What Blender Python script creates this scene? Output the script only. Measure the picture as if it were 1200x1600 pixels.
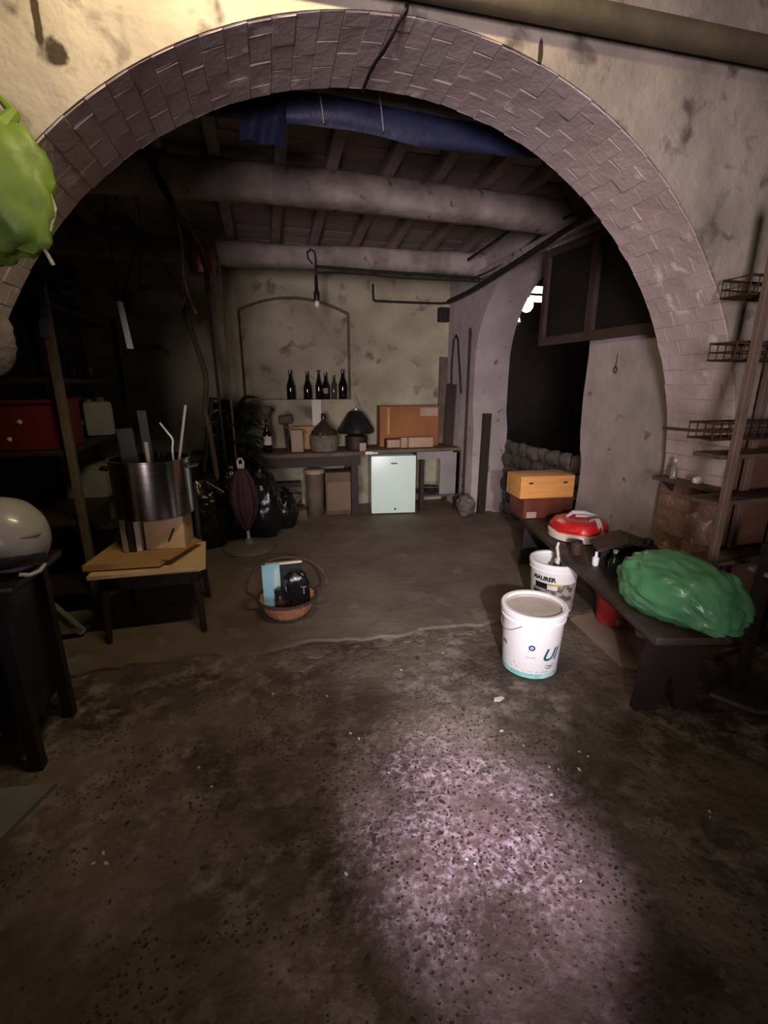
import bpy, bmesh, math, random
from mathutils import Vector, Matrix, noise
R = math.radians
PI = math.pi
scn = bpy.context.scene
C = scn.collection
for o in list(bpy.data.objects):
    bpy.data.objects.remove(o)
rnd = random.Random(7)

# ------------------------------------------------------------------ camera
cam = bpy.data.cameras.new('camera')
cam.sensor_fit = 'VERTICAL'
cam.sensor_height = 36.0
cam.lens = 36.0 * 720 / 1600
cam.clip_start = 0.02
camo = bpy.data.objects.new('camera', cam)
C.objects.link(camo)
camo.location = (0, 0, 1.5)
camo.rotation_euler = (R(90 - 15.5), 0, R(-14))
scn.camera = camo

# ------------------------------------------------------------------ world, light, exposure
w = bpy.data.worlds.new('world')
scn.world = w
w.use_nodes = True
w.node_tree.nodes['Background'].inputs[0].default_value = (0.9, 0.85, 0.95, 1)
w.node_tree.nodes['Background'].inputs[1].default_value = 0.006
scn.view_settings.view_transform = 'Standard'
scn.view_settings.look = 'None'
scn.view_settings.exposure = 0.0
scn.view_settings.gamma = 1.0
scn.view_settings.use_curve_mapping = False


def lamp(kind, name, loc, target, energy, col, **kw):
    l = bpy.data.lights.new(name, kind)
    l.energy = energy
    l.color = col
    for k, v in kw.items():
        setattr(l, k, v)
    o = bpy.data.objects.new(name, l)
    C.objects.link(o)
    o.location = loc
    d = Vector(target) - Vector(loc)
    o.rotation_euler = d.to_track_quat('-Z', 'Y').to_euler()
    return o


# tube lamp under the ceiling of the front room, washing the arch face
lamp('AREA', 'tube_lamp', (0.12, 1.32, 3.02), (0.05, 1.95, 2.78), 29, (1.0, 0.80, 0.46), shape='RECTANGLE', size=0.9, size_y=0.06)
# daylight of the doorway behind the photographer, on the left
lamp('AREA', 'doorway_light', (-1.0, -2.6, 1.5), (1.45, 3.4, 1.75), 23, (1.0, 0.82, 0.88), shape='RECTANGLE', size=0.8, size_y=1.7, spread=R(46))
# hand torch beside the camera
lamp('SPOT', 'torch', (0.30, -0.55, 1.55), (1.15, 3.0, 0.30), 420, (1.0, 0.92, 0.97), spot_size=R(44), spot_blend=1.0, shadow_soft_size=0.03)
# narrow extra spot added to brighten a patch of the floor
lamp('SPOT', 'added_floor_spot', (0.75, -1.0, 2.3), (0.60, 1.10, 0.0), 620, (0.97, 0.72, 1.0), spot_size=R(18.5), spot_blend=1.0, shadow_soft_size=0.03)

# ------------------------------------------------------------------ materials
def mk(name, c1, c2=None, scale=6.0, rough=0.75, metal=0.0, bump=0.25, bscale=30.0, detail=6.0,
       lo=0.35, hi=0.65, c3=None, s3=14.0, lo3=0.58, hi3=0.70, vary=0.0, spec=0.4, trans=0.0, emit=None, stretch=None, coat=0.0, world=False):
    m = bpy.data.materials.new(name)
    m.use_nodes = True
    nt = m.node_tree
    N, L = nt.nodes, nt.links
    b = N['Principled BSDF']
    b.inputs['Roughness'].default_value = rough
    b.inputs['Metallic'].default_value = metal
    b.inputs['Specular IOR Level'].default_value = spec
    b.inputs['Coat Weight'].default_value = coat
    if trans:
        b.inputs['Transmission Weight'].default_value = trans
    if emit:
        b.inputs['Emission Color'].default_value = (*emit[:3], 1)
        b.inputs['Emission Strength'].default_value = emit[3]
    tc = N.new('ShaderNodeTexCoord')
    vec = tc.outputs['Object']
    if world:
        vec = N.new('ShaderNodeNewGeometry').outputs['Position']
    if stretch:
        mp = N.new('ShaderNodeMapping')
        mp.inputs['Scale'].default_value = stretch
        L.new(vec, mp.inputs[0])
        vec = mp.outputs[0]

    def noi(sc, det=detail, dist=0.0, ro=0.5):
        n = N.new('ShaderNodeTexNoise')
        n.inputs['Scale'].default_value = sc
        n.inputs['Detail'].default_value = det
        n.inputs['Distortion'].default_value = dist
        n.inputs['Roughness'].default_value = ro
        L.new(vec, n.inputs['Vector'])
        return n.outputs[0]

    def ramp(src, a, z):
        r = N.new('ShaderNodeMapRange')
        r.inputs[1].default_value = a
        r.inputs[2].default_value = z
        L.new(src, r.inputs[0])
        return r.outputs[0]

    def mix(f, a, z, mode='MIX'):
        x = N.new('ShaderNodeMix')
        x.data_type = 'RGBA'
        x.blend_type = mode
        if isinstance(f, float):
            x.inputs[0].default_value = f
        else:
            L.new(f, x.inputs[0])
        for s, v in ((6, a), (7, z)):
            if isinstance(v, tuple):
                x.inputs[s].default_value = (*v[:3], 1)
            else:
                L.new(v, x.inputs[s])
        return x.outputs[2]
    m['h'] = 0
    col = c1
    if c2:
        col = mix(ramp(noi(scale), lo, hi), c1, c2)
    if c3:
        col = mix(ramp(noi(s3, 8.0, 0.4), lo3, hi3), col, c3)
    if vary:
        oi = N.new('ShaderNodeObjectInfo')
        hs = N.new('ShaderNodeHueSaturation')
        hs.inputs['Color'].default_value = (*c1, 1)
        if not isinstance(col, tuple):
            L.new(col, hs.inputs['Color'])
        mr = N.new('ShaderNodeMapRange')
        mr.inputs[3].default_value = 1 - vary
        mr.inputs[4].default_value = 1 + vary
        L.new(oi.outputs['Random'], mr.inputs[0])
        L.new(mr.outputs[0], hs.inputs['Value'])
        col = hs.outputs[0]
    if isinstance(col, tuple):
        b.inputs['Base Color'].default_value = (*col[:3], 1)
    else:
        L.new(col, b.inputs['Base Color'])
    if bump:
        bp = N.new('ShaderNodeBump')
        bp.inputs['Strength'].default_value = bump
        bp.inputs['Distance'].default_value = 0.02
        L.new(noi(bscale, 8.0), bp.inputs['Height'])
        L.new(bp.outputs[0], b.inputs['Normal'])
    return m, nt, b, dict(noi=noi, ramp=ramp, mix=mix, N=N, L=L, vec=vec, col=col)


def M(*a, **k):
    return mk(*a, **k)[0]


def ellipse_mask(h, x, z, rx, rz):
    """soft mask of a gouge in a wall lying in the x-z plane"""
    N, L = h['N'], h['L']
    mp = N.new('ShaderNodeMapping')
    mp.vector_type = 'POINT'
    mp.inputs['Location'].default_value = (-x / rx, 0, -z / rz)
    mp.inputs['Scale'].default_value = (1 / rx, 0, 1 / rz)
    L.new(h['vec'], mp.inputs[0])
    ln = N.new('ShaderNodeVectorMath')
    ln.operation = 'LENGTH'
    L.new(mp.outputs[0], ln.inputs[0])
    ad = N.new('ShaderNodeMath')
    ad.operation = 'ADD'
    L.new(ln.outputs['Value'], ad.inputs[0])
    sc = N.new('ShaderNodeMath')
    sc.operation = 'MULTIPLY'
    L.new(h['noi'](22.0), sc.inputs[0])
    sc.inputs[1].default_value = 1.1
    L.new(sc.outputs[0], ad.inputs[1])
    return h['ramp'](ad.outputs[0], 1.55, 1.25)


m_arch, nt, bs, h = mk('plaster_front', (0.44, 0.385, 0.32), (0.27, 0.235, 0.20), scale=2.6, rough=0.9, bump=0.6, bscale=14,
                       c3=(0.13, 0.11, 0.10), s3=8, lo3=0.57, hi3=0.70)
col = h['col']
for g in ((-0.87, 2.72, 0.035, 0.08), (-0.68, 2.70, 0.03, 0.07), (-0.60, 2.57, 0.014, 0.09), (-0.56, 2.49, 0.035, 0.04), (-0.4, 2.79, 0.012, 0.03), (1.1, 2.72, 0.012, 0.05), (1.62, 2.13, 0.05, 0.02)):
    col = h['mix'](ellipse_mask(h, *g), col, (0.045, 0.028, 0.018))
sx = h['N'].new('ShaderNodeSeparateXYZ')
h['L'].new(h['vec'], sx.inputs[0])
ad = h['N'].new('ShaderNodeMath'); ad.operation = 'MULTIPLY_ADD'
h['L'].new(h['noi'](4.0), ad.inputs[0]); ad.inputs[1].default_value = 0.35
h['L'].new(sx.outputs[2], ad.inputs[2])
col = h['mix'](h['ramp'](ad.outputs[0], 1.48, 1.38), col, (0.17, 0.085, 0.05))
h['L'].new(col, bs.inputs['Base Color'])

m_white = M('whitewash', (0.40, 0.35, 0.34), (0.29, 0.25, 0.25), scale=2.5, rough=0.9, bump=0.5, bscale=10, c3=(0.12, 0.10, 0.095), s3=9, lo3=0.64, hi3=0.74)
m_back = M('damp_plaster', (0.42, 0.40, 0.27), (0.27, 0.25, 0.165), scale=2.2, rough=0.92, bump=0.5, bscale=12, c3=(0.13, 0.115, 0.08), s3=5, lo3=0.58, hi3=0.72)
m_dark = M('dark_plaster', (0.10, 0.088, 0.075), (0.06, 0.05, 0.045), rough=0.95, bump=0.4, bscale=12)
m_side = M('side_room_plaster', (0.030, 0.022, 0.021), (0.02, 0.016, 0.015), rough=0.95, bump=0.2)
m_brick = M('limewashed_brick', (0.58, 0.475, 0.475), (0.48, 0.385, 0.385), scale=5, rough=0.92, bump=0.16, bscale=45, c3=(0.85, 0.80, 0.78), s3=7, lo3=0.61, hi3=0.70, vary=0.03, world=True)
m_bare = M('bare_brick', (0.20, 0.105, 0.065), (0.30, 0.19, 0.13), scale=9, rough=0.92, bump=0.6, bscale=30, c3=(0.50, 0.43, 0.38), s3=12, lo3=0.60, hi3=0.68, vary=0.15, world=True)
m_beam = M('limewashed_timber', (0.34, 0.30, 0.27), (0.19, 0.16, 0.14), scale=5, rough=0.9, bump=0.5, bscale=16, c3=(0.07, 0.055, 0.045), s3=9, lo3=0.63, hi3=0.70)
m_joist = M('old_joist_wood', (0.30, 0.25, 0.225), (0.21, 0.17, 0.15), scale=6, rough=0.9, bump=0.4, bscale=20, vary=0.15)
m_tile = M('ceiling_tile_clay', (0.36, 0.30, 0.275), (0.27, 0.22, 0.20), scale=6, rough=0.92, bump=0.3, vary=0.2)
m_stone = M('rubble_stone', (0.13, 0.11, 0.10), (0.07, 0.06, 0.055), scale=7, rough=0.95, bump=0.5, vary=0.35)
m_darkwood = M('dark_wood', (0.026, 0.015, 0.011), (0.016, 0.010, 0.008), scale=10, rough=0.6, bump=0.2, stretch=(6, 1, 6))
m_benchtop = M('worn_bench_wood', (0.055, 0.042, 0.030), (0.032, 0.024, 0.018), scale=6, rough=0.55, bump=0.3, c3=(0.095, 0.08, 0.06), s3=5, lo3=0.6, hi3=0.75)
m_oldwood = M('grey_brown_wood', (0.13, 0.095, 0.065), (0.08, 0.055, 0.038), scale=5, rough=0.8, bump=0.3)
m_palewood = M('pale_wood', (0.19, 0.13, 0.10), (0.14, 0.095, 0.07), scale=7, rough=0.75, bump=0.2)
m_orange = M('pine_orange', (0.62, 0.30, 0.085), (0.52, 0.235, 0.06), scale=5, rough=0.6, bump=0.12, stretch=(1, 1, 8))
m_redwood = M('mahogany_box', (0.12, 0.03, 0.017), (0.08, 0.02, 0.012), rough=0.45, bump=0.1)
m_black = M('black_plastic', (0.012, 0.012, 0.013), rough=0.35, bump=0.05)
m_cable = M('black_rubber', (0.012, 0.010, 0.009), rough=0.7, bump=0.1)
m_bag = M('black_bag_film', (0.006, 0.006, 0.007), rough=0.24, bump=0.15, bscale=9, spec=0.6)
m_iron = M('rusty_iron', (0.06, 0.045, 0.038), (0.10, 0.05, 0.03), scale=9, rough=0.65, metal=0.5, bump=0.3)
m_darkmetal = M('dark_metal', (0.035, 0.034, 0.036), rough=0.5, metal=0.6, bump=0.1)
m_steel = M('brushed_steel', (0.42, 0.39, 0.36), (0.33, 0.30, 0.28), scale=4, rough=0.2, metal=1.0, bump=0.03, stretch=(1, 1, 10))
m_galv = M('galvanised_metal', (0.60, 0.60, 0.60), rough=0.5, metal=0.7, bump=0.05)
m_fridge = M('fridge_enamel', (0.66, 0.84, 0.74), (0.62, 0.80, 0.71), scale=2, rough=0.3, bump=0.0)
m_gasket = M('fridge_gasket', (0.25, 0.27, 0.25), rough=0.7, bump=0)
m_wplastic = M('white_plastic', (0.86, 0.86, 0.86), (0.80, 0.80, 0.80), scale=4, rough=0.35, bump=0.02)
m_dirtydimlid = M('dusty_dimmed_lid', (0.56, 0.47, 0.42), (0.44, 0.37, 0.33), scale=7, rough=0.7, bump=0.1, c3=(0.65, 0.58, 0.53), s3=6)  # dirt plus the weaker light on the upward face, both in the colour
m_teal = M('teal_print', (0.22, 0.62, 0.58), (0.50, 0.80, 0.76), scale=22, rough=0.4, bump=0, lo=0.42, hi=0.58)
m_blueink = M('blue_ink', (0.01, 0.04, 0.16), rough=0.4, bump=0)
m_tealink = M('dark_teal_ink', (0.01, 0.10, 0.13), rough=0.4, bump=0)
m_ink = M('black_ink', (0.012, 0.011, 0.011), rough=0.5, bump=0)
m_greyink = M('grey_ink', (0.30, 0.32, 0.34), rough=0.5, bump=0)
m_yellow = M('yellow_print', (0.62, 0.45, 0.06), rough=0.5, bump=0)
m_stoneprint = M('stone_picture_print', (0.42, 0.37, 0.33), (0.12, 0.10, 0.09), scale=26, rough=0.45, bump=0, lo=0.44, hi=0.58)
m_red = M('red_plastic', (0.58, 0.022, 0.018), (0.46, 0.014, 0.012), scale=5, rough=0.3, bump=0.1, bscale=8)
m_redtin = M('red_tin', (0.42, 0.03, 0.025), rough=0.45, bump=0.05)
m_redcrate = M('red_crate', (0.13, 0.014, 0.018), rough=0.5, bump=0.1)
m_cream = M('cream_enamel', (0.74, 0.66, 0.56), (0.62, 0.54, 0.45), scale=6, rough=0.4, bump=0.05)
m_strap = M('grey_webbing', (0.50, 0.46, 0.44), rough=0.8, bump=0.2, bscale=80)
m_green = M('green_film', (0.085, 0.27, 0.11), (0.055, 0.18, 0.075), scale=5, rough=0.3, bump=0.4, bscale=8, spec=0.5)
m_lime = M('lime_bag_film', (0.15, 0.24, 0.035), (0.085, 0.145, 0.02), scale=5, rough=0.5, bump=0.3, bscale=8)
m_blue = M('blue_tarpaulin', (0.018, 0.022, 0.060), (0.026, 0.030, 0.070), scale=5, rough=0.45, bump=0.3, bscale=12)
m_glass = M('dark_bottle_glass', (0.006, 0.007, 0.005), rough=0.07, bump=0, spec=0.6, coat=0.3)
m_clear = M('clear_glass', (0.50, 0.48, 0.42), rough=0.08, bump=0, trans=0.7)
m_paper = M('white_paper', (0.66, 0.62, 0.56), rough=0.85, bump=0.05)
m_card = M('cardboard', (0.44, 0.26, 0.10), (0.36, 0.20, 0.075), scale=6, rough=0.85, bump=0.08)
m_cardpale = M('cardboard_pale', (0.66, 0.47, 0.27), (0.56, 0.39, 0.21), scale=9, rough=0.85, bump=0.2)
m_cardred = M('brown_carton', (0.26, 0.105, 0.035), (0.21, 0.082, 0.028), scale=4, rough=0.85, bump=0.05)
m_pinkcard = M('pink_grey_carton', (0.36, 0.265, 0.20), (0.29, 0.21, 0.155), rough=0.85, bump=0.05)
m_greyboard = M('grey_board', (0.24, 0.23, 0.215), (0.19, 0.18, 0.17), rough=0.7, bump=0.1)
m_wicker = M('wicker', (0.60, 0.29, 0.15), (0.46, 0.20, 0.10), scale=18, rough=0.6, bump=0.4, bscale=60)
m_darkwicker = M('dark_wicker', (0.07, 0.045, 0.032), (0.04, 0.026, 0.02), scale=20, rough=0.6, bump=0.4, bscale=60)
m_leaf = M('dark_leaf', (0.010, 0.014, 0.008), rough=0.4, bump=0.1)
m_maroon = M('maroon_cloth', (0.045, 0.016, 0.020), (0.03, 0.011, 0.014), rough=0.75, bump=0.2, bscale=30)
m_conc = M('concrete_base', (0.13, 0.115, 0.095), (0.09, 0.08, 0.068), rough=0.9, bump=0.3)
m_copper = M('old_copper', (0.36, 0.17, 0.075), (0.20, 0.09, 0.045), scale=6, rough=0.45, metal=0.7, bump=0.1)
m_helmet = M('helmet_white', (0.36, 0.34, 0.345), rough=0.3, bump=0, coat=0.3)
m_rope = M('pale_rope', (0.38, 0.34, 0.28), rough=0.9, bump=0.4, bscale=90)
m_demi = M('demijohn_wicker', (0.15, 0.12, 0.10), (0.10, 0.08, 0.065), scale=20, rough=0.8, bump=0.3, bscale=60)
m_cyan = M('cyan_booklet', (0.22, 0.52, 0.66), (0.38, 0.68, 0.78), scale=5, rough=0.35, bump=0)
m_lens = M('lit_window_pane', (1, 1, 1), bump=0, emit=(1.0, 0.93, 0.90, 9.0))
m_bulb = M('glowing_bulb', (1, 1, 1), bump=0, emit=(1.0, 0.80, 0.74, 28.0))
m_milk = M('milky_bulb_glass', (0.80, 0.76, 0.66), rough=0.25, bump=0)
m_frame = M('brown_window_frame', (0.055, 0.035, 0.028), (0.04, 0.025, 0.02), rough=0.75, bump=0.2)
m_panel = M('darkness_pane', (0.012, 0.010, 0.009), rough=0.4, bump=0.1)  # opaque colour carries the darkness behind the glass
m_chip = M('white_chip', (0.72, 0.69, 0.66), rough=0.8, bump=0.1)
m_pebble = M('embedded_pebble', (0.075, 0.055, 0.05), (0.035, 0.026, 0.024), scale=30, rough=0.55, bump=0.2)

# floor: stained, worn concrete
m_floor, nt, bs, h = mk('worn_concrete', (0.070, 0.051, 0.036), (0.19, 0.15, 0.118), scale=2.0, rough=0.62, bump=0.0, detail=10, lo=0.36, hi=0.64)
N, L = h['N'], h['L']
col = h['col']
# damp brown stains and pale scuffs
col = h['mix'](h['ramp'](h['noi'](1.15, 10.0, 0.3, 0.6), 0.50, 0.62), col, (0.042, 0.029, 0.019))
big = h['ramp'](h['noi'](5.5, 12.0, 0.8), 0.54, 0.60)
# worn strip of the walkway in front of the arch
sx = N.new('ShaderNodeSeparateXYZ'); L.new(h['vec'], sx.inputs[0])
def gauss(src, c, wd):
    s = N.new('ShaderNodeMath'); s.operation = 'SUBTRACT'; L.new(src, s.inputs[0]); s.inputs[1].default_value = c
    a = N.new('ShaderNodeMath'); a.operation = 'ABSOLUTE'; L.new(s.outputs[0], a.inputs[0])
    return h['ramp'](a.outputs[0], wd, wd * 0.3)
def mul(a, b):
    x = N.new('ShaderNodeMath'); x.operation = 'MULTIPLY'
    L.new(a, x.inputs[0])
    if isinstance(b, float): x.inputs[1].default_value = b
    else: L.new(b, x.inputs[1])
    return x.outputs[0]
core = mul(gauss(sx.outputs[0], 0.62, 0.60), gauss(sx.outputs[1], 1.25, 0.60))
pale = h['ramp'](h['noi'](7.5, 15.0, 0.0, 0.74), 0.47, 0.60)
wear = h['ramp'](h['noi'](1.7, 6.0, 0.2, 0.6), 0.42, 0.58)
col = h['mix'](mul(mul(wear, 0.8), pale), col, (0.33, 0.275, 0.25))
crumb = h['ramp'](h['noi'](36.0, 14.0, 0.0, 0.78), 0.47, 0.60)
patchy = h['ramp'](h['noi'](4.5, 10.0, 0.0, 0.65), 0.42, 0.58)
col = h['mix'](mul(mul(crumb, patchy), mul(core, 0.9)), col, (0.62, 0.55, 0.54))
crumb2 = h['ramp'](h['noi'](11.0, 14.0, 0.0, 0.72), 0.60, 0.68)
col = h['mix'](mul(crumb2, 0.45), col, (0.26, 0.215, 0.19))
# dark pits
vo = N.new('ShaderNodeTexVoronoi'); vo.inputs['Scale'].default_value = 50; vo.inputs['Randomness'].default_value = 1.0
wp = N.new('ShaderNodeMix'); wp.data_type = 'RGBA'; wp.blend_type = 'ADD'; wp.inputs[0].default_value = 0.014
nz = N.new('ShaderNodeTexNoise'); nz.inputs['Scale'].default_value = 40; L.new(h['vec'], nz.inputs['Vector'])
L.new(h['vec'], wp.inputs[6]); L.new(nz.outputs['Color'], wp.inputs[7]); L.new(wp.outputs[2], vo.inputs['Vector'])
pit = h['ramp'](vo.outputs['Distance'], 0.26, 0.16)
gate_n = h['ramp'](h['noi'](3.8, 5.0), 0.50, 0.57)
gm = N.new('ShaderNodeMath'); gm.operation = 'MAXIMUM'; L.new(gate_n, gm.inputs[0]); L.new(core, gm.inputs[1])
gate = gm.outputs[0]
pit = mul(pit, gate)
col = h['mix'](mul(pit, 0.75), col, (0.035, 0.026, 0.024))
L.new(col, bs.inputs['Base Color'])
hh = N.new('ShaderNodeMath'); hh.operation = 'SUBTRACT'
L.new(h['noi'](18.0, 12.0), hh.inputs[0]); L.new(pit, hh.inputs[1])
bp = N.new('ShaderNodeBump'); bp.inputs['Strength'].default_value = 0.9; bp.inputs['Distance'].default_value = 0.016
L.new(hh.outputs[0], bp.inputs['Height']); L.new(bp.outputs[0], bs.inputs['Normal'])

m_slab = M('back_screed', (0.175, 0.138, 0.105), (0.115, 0.088, 0.066), scale=2.4, rough=0.7, bump=0.35, bscale=16, detail=10, c3=(0.19, 0.165, 0.15), s3=5, lo3=0.60, hi3=0.72)

# ------------------------------------------------------------------ mesh builder
class MB:
    def __init__(s):
        s.bm = bmesh.new()

    def _add(s, verts, faces):
        vs = [s.bm.verts.new(v) for v in verts]
        fs = []
        for f in faces:
            try:
                fs.append(s.bm.faces.new([vs[i] for i in f]))
            except ValueError:
                pass
        return vs, fs

    def box(s, c, size, rot=(0, 0, 0), bev=0.0, taper=1.0):
        t = bmesh.new()
        bmesh.ops.create_cube(t, size=1.0)
        for v in t.verts:
            k = taper if v.co.z > 0 else 1.0
            v.co = Vector((v.co.x * size[0] * k, v.co.y * size[1] * k, v.co.z * size[2]))
        if bev:
            bmesh.ops.bevel(t, geom=t.edges[:], offset=bev, segments=2, affect='EDGES', profile=0.6)
        mt = Matrix.Translation(c) @ (Matrix.Rotation(rot[2], 4, 'Z') @ Matrix.Rotation(rot[1], 4, 'Y') @ Matrix.Rotation(rot[0], 4, 'X'))
        t.transform(mt)
        me = bpy.data.meshes.new('t')
        t.to_mesh(me); t.free()
        s.bm.from_mesh(me)
        bpy.data.meshes.remove(me)
        return s

    def bar(s, a, b, wd, th, up=(0, 0, 1), bev=0.0):
        """rectangular bar from a to b"""
        a, b = Vector(a), Vector(b)
        d = (b - a); ln = d.length; d.normalize()
        u = Vector(up)
        if abs(d.dot(u)) > 0.95: u = Vector((0, 1, 0))
        x = d.cross(u).normalized(); z = x.cross(d)
        t = bmesh.new(); bmesh.ops.create_cube(t, size=1.0)
        for v in t.verts: v.co = Vector((v.co.x * wd, v.co.y * ln, v.co.z * th))
        if bev: bmesh.ops.bevel(t, geom=t.edges[:], offset=bev, segments=1, affect='EDGES')
        mt = Matrix((( x.x, d.x, z.x, (a.x + b.x) / 2), (x.y, d.y, z.y, (a.y + b.y) / 2), (x.z, d.z, z.z, (a.z + b.z) / 2), (0, 0, 0, 1)))
        t.transform(mt)
        me = bpy.data.meshes.new('t'); t.to_mesh(me); t.free()
        s.bm.from_mesh(me); bpy.data.meshes.remove(me)
        return s

    def lathe(s, prof, c=(0, 0, 0), seg=28, cap=True, sx=1.0, sy=1.0, wob=None):
        rings = []
        for r, z in prof:
            ring = []
            for i in range(seg):
                a = 2 * PI * i / seg
                k = wob(a, z) if wob else 1.0
                ring.append(s.bm.verts.new((c[0] + r * k * sx * math.cos(a), c[1] + r * k * sy * math.sin(a), c[2] + z)))
            rings.append(ring)
        for p, q in zip(rings, rings[1:]):
            for i in range(seg):
                s.bm.faces.new((p[i], p[(i + 1) % seg], q[(i + 1) % seg], q[i]))
        if cap:
            s.bm.faces.new(list(reversed(rings[0])))
            s.bm.faces.new(rings[-1])
        return s

    def tube(s, pts, r, seg=8, cap=True, closed=False):
        pts = [Vector(p) for p in pts]
        n = len(pts)
        rs = r if isinstance(r, (list, tuple)) else [r] * n
        rings = []
        prev = None
        for i, p in enumerate(pts):
            if closed:
                d = (pts[(i + 1) % n] - pts[i - 1]).normalized()
            else:
                d = (pts[min(i + 1, n - 1)] - pts[max(i - 1, 0)]).normalized()
            if prev is None:
                u = Vector((0, 0, 1)) if abs(d.z) < 0.9 else Vector((1, 0, 0))
                x = d.cross(u).normalized()
            else:
                x = (prev - d * prev.dot(d)).normalized()
            y = d.cross(x)
            prev = x
            rings.append([s.bm.verts.new(p + (x * math.cos(2 * PI * k / seg) + y * math.sin(2 * PI * k / seg)) * rs[i]) for k in range(seg)])
        m = n if closed else n - 1
        for i in range(m):
            a, b = rings[i], rings[(i + 1) % n]
            for k in range(seg):
                s.bm.faces.new((a[k], a[(k + 1) % seg], b[(k + 1) % seg], b[k]))
        if cap and not closed:
            s.bm.faces.new(list(reversed(rings[0]))); s.bm.faces.new(rings[-1])
        return s

    def prism(s, poly, fn, off):
        """extrude a 2-D polygon: fn maps (a, b) to 3-D, off is the extrusion vector"""
        off = Vector(off)
        a = [s.bm.verts.new(fn(*p)) for p in poly]
        b = [s.bm.verts.new(Vector(fn(*p)) + off) for p in poly]
        n = len(poly)
        fa = s.bm.faces.new(a); fb = s.bm.faces.new(list(reversed(b)))
        for i in range(n):
            s.bm.faces.new((a[(i + 1) % n], a[i], b[i], b[(i + 1) % n]))
        fa.normal_update(); fb.normal_update()
        bmesh.ops.triangulate(s.bm, faces=[fa, fb])
        return s

    def blob(s, c, rad, amp=0.15, fr=2.0, seed=0, sub=3, flat=None, pw=1.0):
        t = bmesh.new()
        bmesh.ops.create_icosphere(t, subdivisions=sub, radius=1.0)
        sd = Vector((seed * 3.1, seed * 1.7, seed * 2.3))
        for v in t.verts:
            n = v.co.normalized()
            if pw != 1.0:
                n = Vector([math.copysign(abs(q) ** pw, q) for q in n])
            k = 1 + amp * noise.noise(v.co * fr + sd) + amp * 0.5 * noise.noise(v.co * fr * 2.7 + sd)
            v.co = Vector((n.x * rad[0] * k, n.y * rad[1] * k, n.z * rad[2] * k))
            if flat is not None and v.co.z < flat: v.co.z = flat
        t.transform(Matrix.Translation(c))
        me = bpy.data.meshes.new('t'); t.to_mesh(me); t.free()
        s.bm.from_mesh(me); bpy.data.meshes.remove(me)
        return s

    def mesh(s, name, mat, smooth=35):
        bmesh.ops.recalc_face_normals(s.bm, faces=s.bm.faces[:])
        me = bpy.data.meshes.new(name)
        s.bm.to_mesh(me); s.bm.free()
        me.materials.append(mat)
        if smooth:
            for p in me.polygons: p.use_smooth = True
            me.set_sharp_from_angle(angle=R(smooth))
        return me

    def build(s, name, mat, parent=None, smooth=35, loc=None, label=None):
        o = bpy.data.objects.new(name, s.mesh(name, mat, smooth))
        C.objects.link(o)
        if parent: o.parent = parent
        if loc: o.location = loc
        if label: o['label'] = label
        return o


def tag(o, label, cat, group=None, kind=None):
    if label: o['label'] = label
    if cat: o['category'] = cat
    if group: o['group'] = group
    if kind: o['kind'] = kind
    return o


def thing(name, label, cat, loc=(0, 0, 0), rz=0.0, group=None):
    o = bpy.data.objects.new(name, None)
    o.empty_display_size = 0.05
    C.objects.link(o)
    o.location = loc
    o.rotation_euler = (0, 0, rz)
    return tag(o, label, cat, group)


def struct(o, label=None):
    o['kind'] = 'structure'
    if label: o['label'] = label
    return o


def piece(name, me, parent, loc, rot=(0, 0, 0), scale=(1, 1, 1)):
    o = bpy.data.objects.new(name, me)
    C.objects.link(o)
    o.parent = parent
    o.location = loc
    o.rotation_euler = rot
    o.scale = scale
    return o


def dup(root, loc, label=None, rz=None):
    r = root.copy(); C.objects.link(r); r.location = loc
    if rz is not None: r.rotation_euler = (0, 0, rz)
    if label: r['label'] = label
    for ch in list(root.children):
        c = ch.copy(); C.objects.link(c); c.parent = r
        for g in list(ch.children):
            d = g.copy(); C.objects.link(d); d.parent = c
    return r


def text_mesh(body, size, mat, bold=0.0, shear=0.0):
    cu = bpy.data.curves.new('t', 'FONT')
    cu.body = body; cu.size = size; cu.align_x = 'CENTER'; cu.align_y = 'CENTER'
    cu.offset = bold; cu.shear = shear; cu.resolution_u = 3
    o = bpy.data.objects.new('t', cu); C.objects.link(o)
    dg = bpy.context.evaluated_depsgraph_get()
    me = bpy.data.meshes.new_from_object(o.evaluated_get(dg))
    bpy.data.objects.remove(o); bpy.data.curves.remove(cu)
    bm = bmesh.new(); bm.from_mesh(me)
    bmesh.ops.subdivide_edges(bm, edges=[e for e in bm.edges if e.calc_length() > size * 0.25], cuts=2)
    bmesh.ops.triangulate(bm, faces=bm.faces[:])
    bm.to_mesh(me); bm.free()
    me.materials.clear(); me.materials.append(mat)
    return me


def wrap(me, a0, z0, rfun, lift=0.0012, tilt=0.0):
    for v in me.vertices:
        x, y = v.co.x, v.co.y + v.co.x * tilt
        z = z0 + y
        r = rfun(z) + lift
        a = a0 + x / r
        v.co = (r * math.cos(a), r * math.sin(a), z)
    return me


def patch(a0, a1, z0, z1, rfun, mat, lift=0.001, n=14, name='label'):
    """a print lying on a round tub"""
    b = MB()
    vs = []
    for j in range(2):
        z = (z0, z1)[j]
        vs.append([b.bm.verts.new(((rfun(z) + lift) * math.cos(a0 + (a1 - a0) * i / n), (rfun(z) + lift) * math.sin(a0 + (a1 - a0) * i / n), z)) for i in range(n + 1)])
    for i in range(n):
        b.bm.faces.new((vs[0][i], vs[0][i + 1], vs[1][i + 1], vs[1][i]))
    return b.mesh(name, mat)


def obj(name, me, parent=None, loc=None, label=None):
    o = bpy.data.objects.new(name, me); C.objects.link(o)
    if parent: o.parent = parent
    if loc: o.location = loc
    if label: o['label'] = label
    return o


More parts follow.
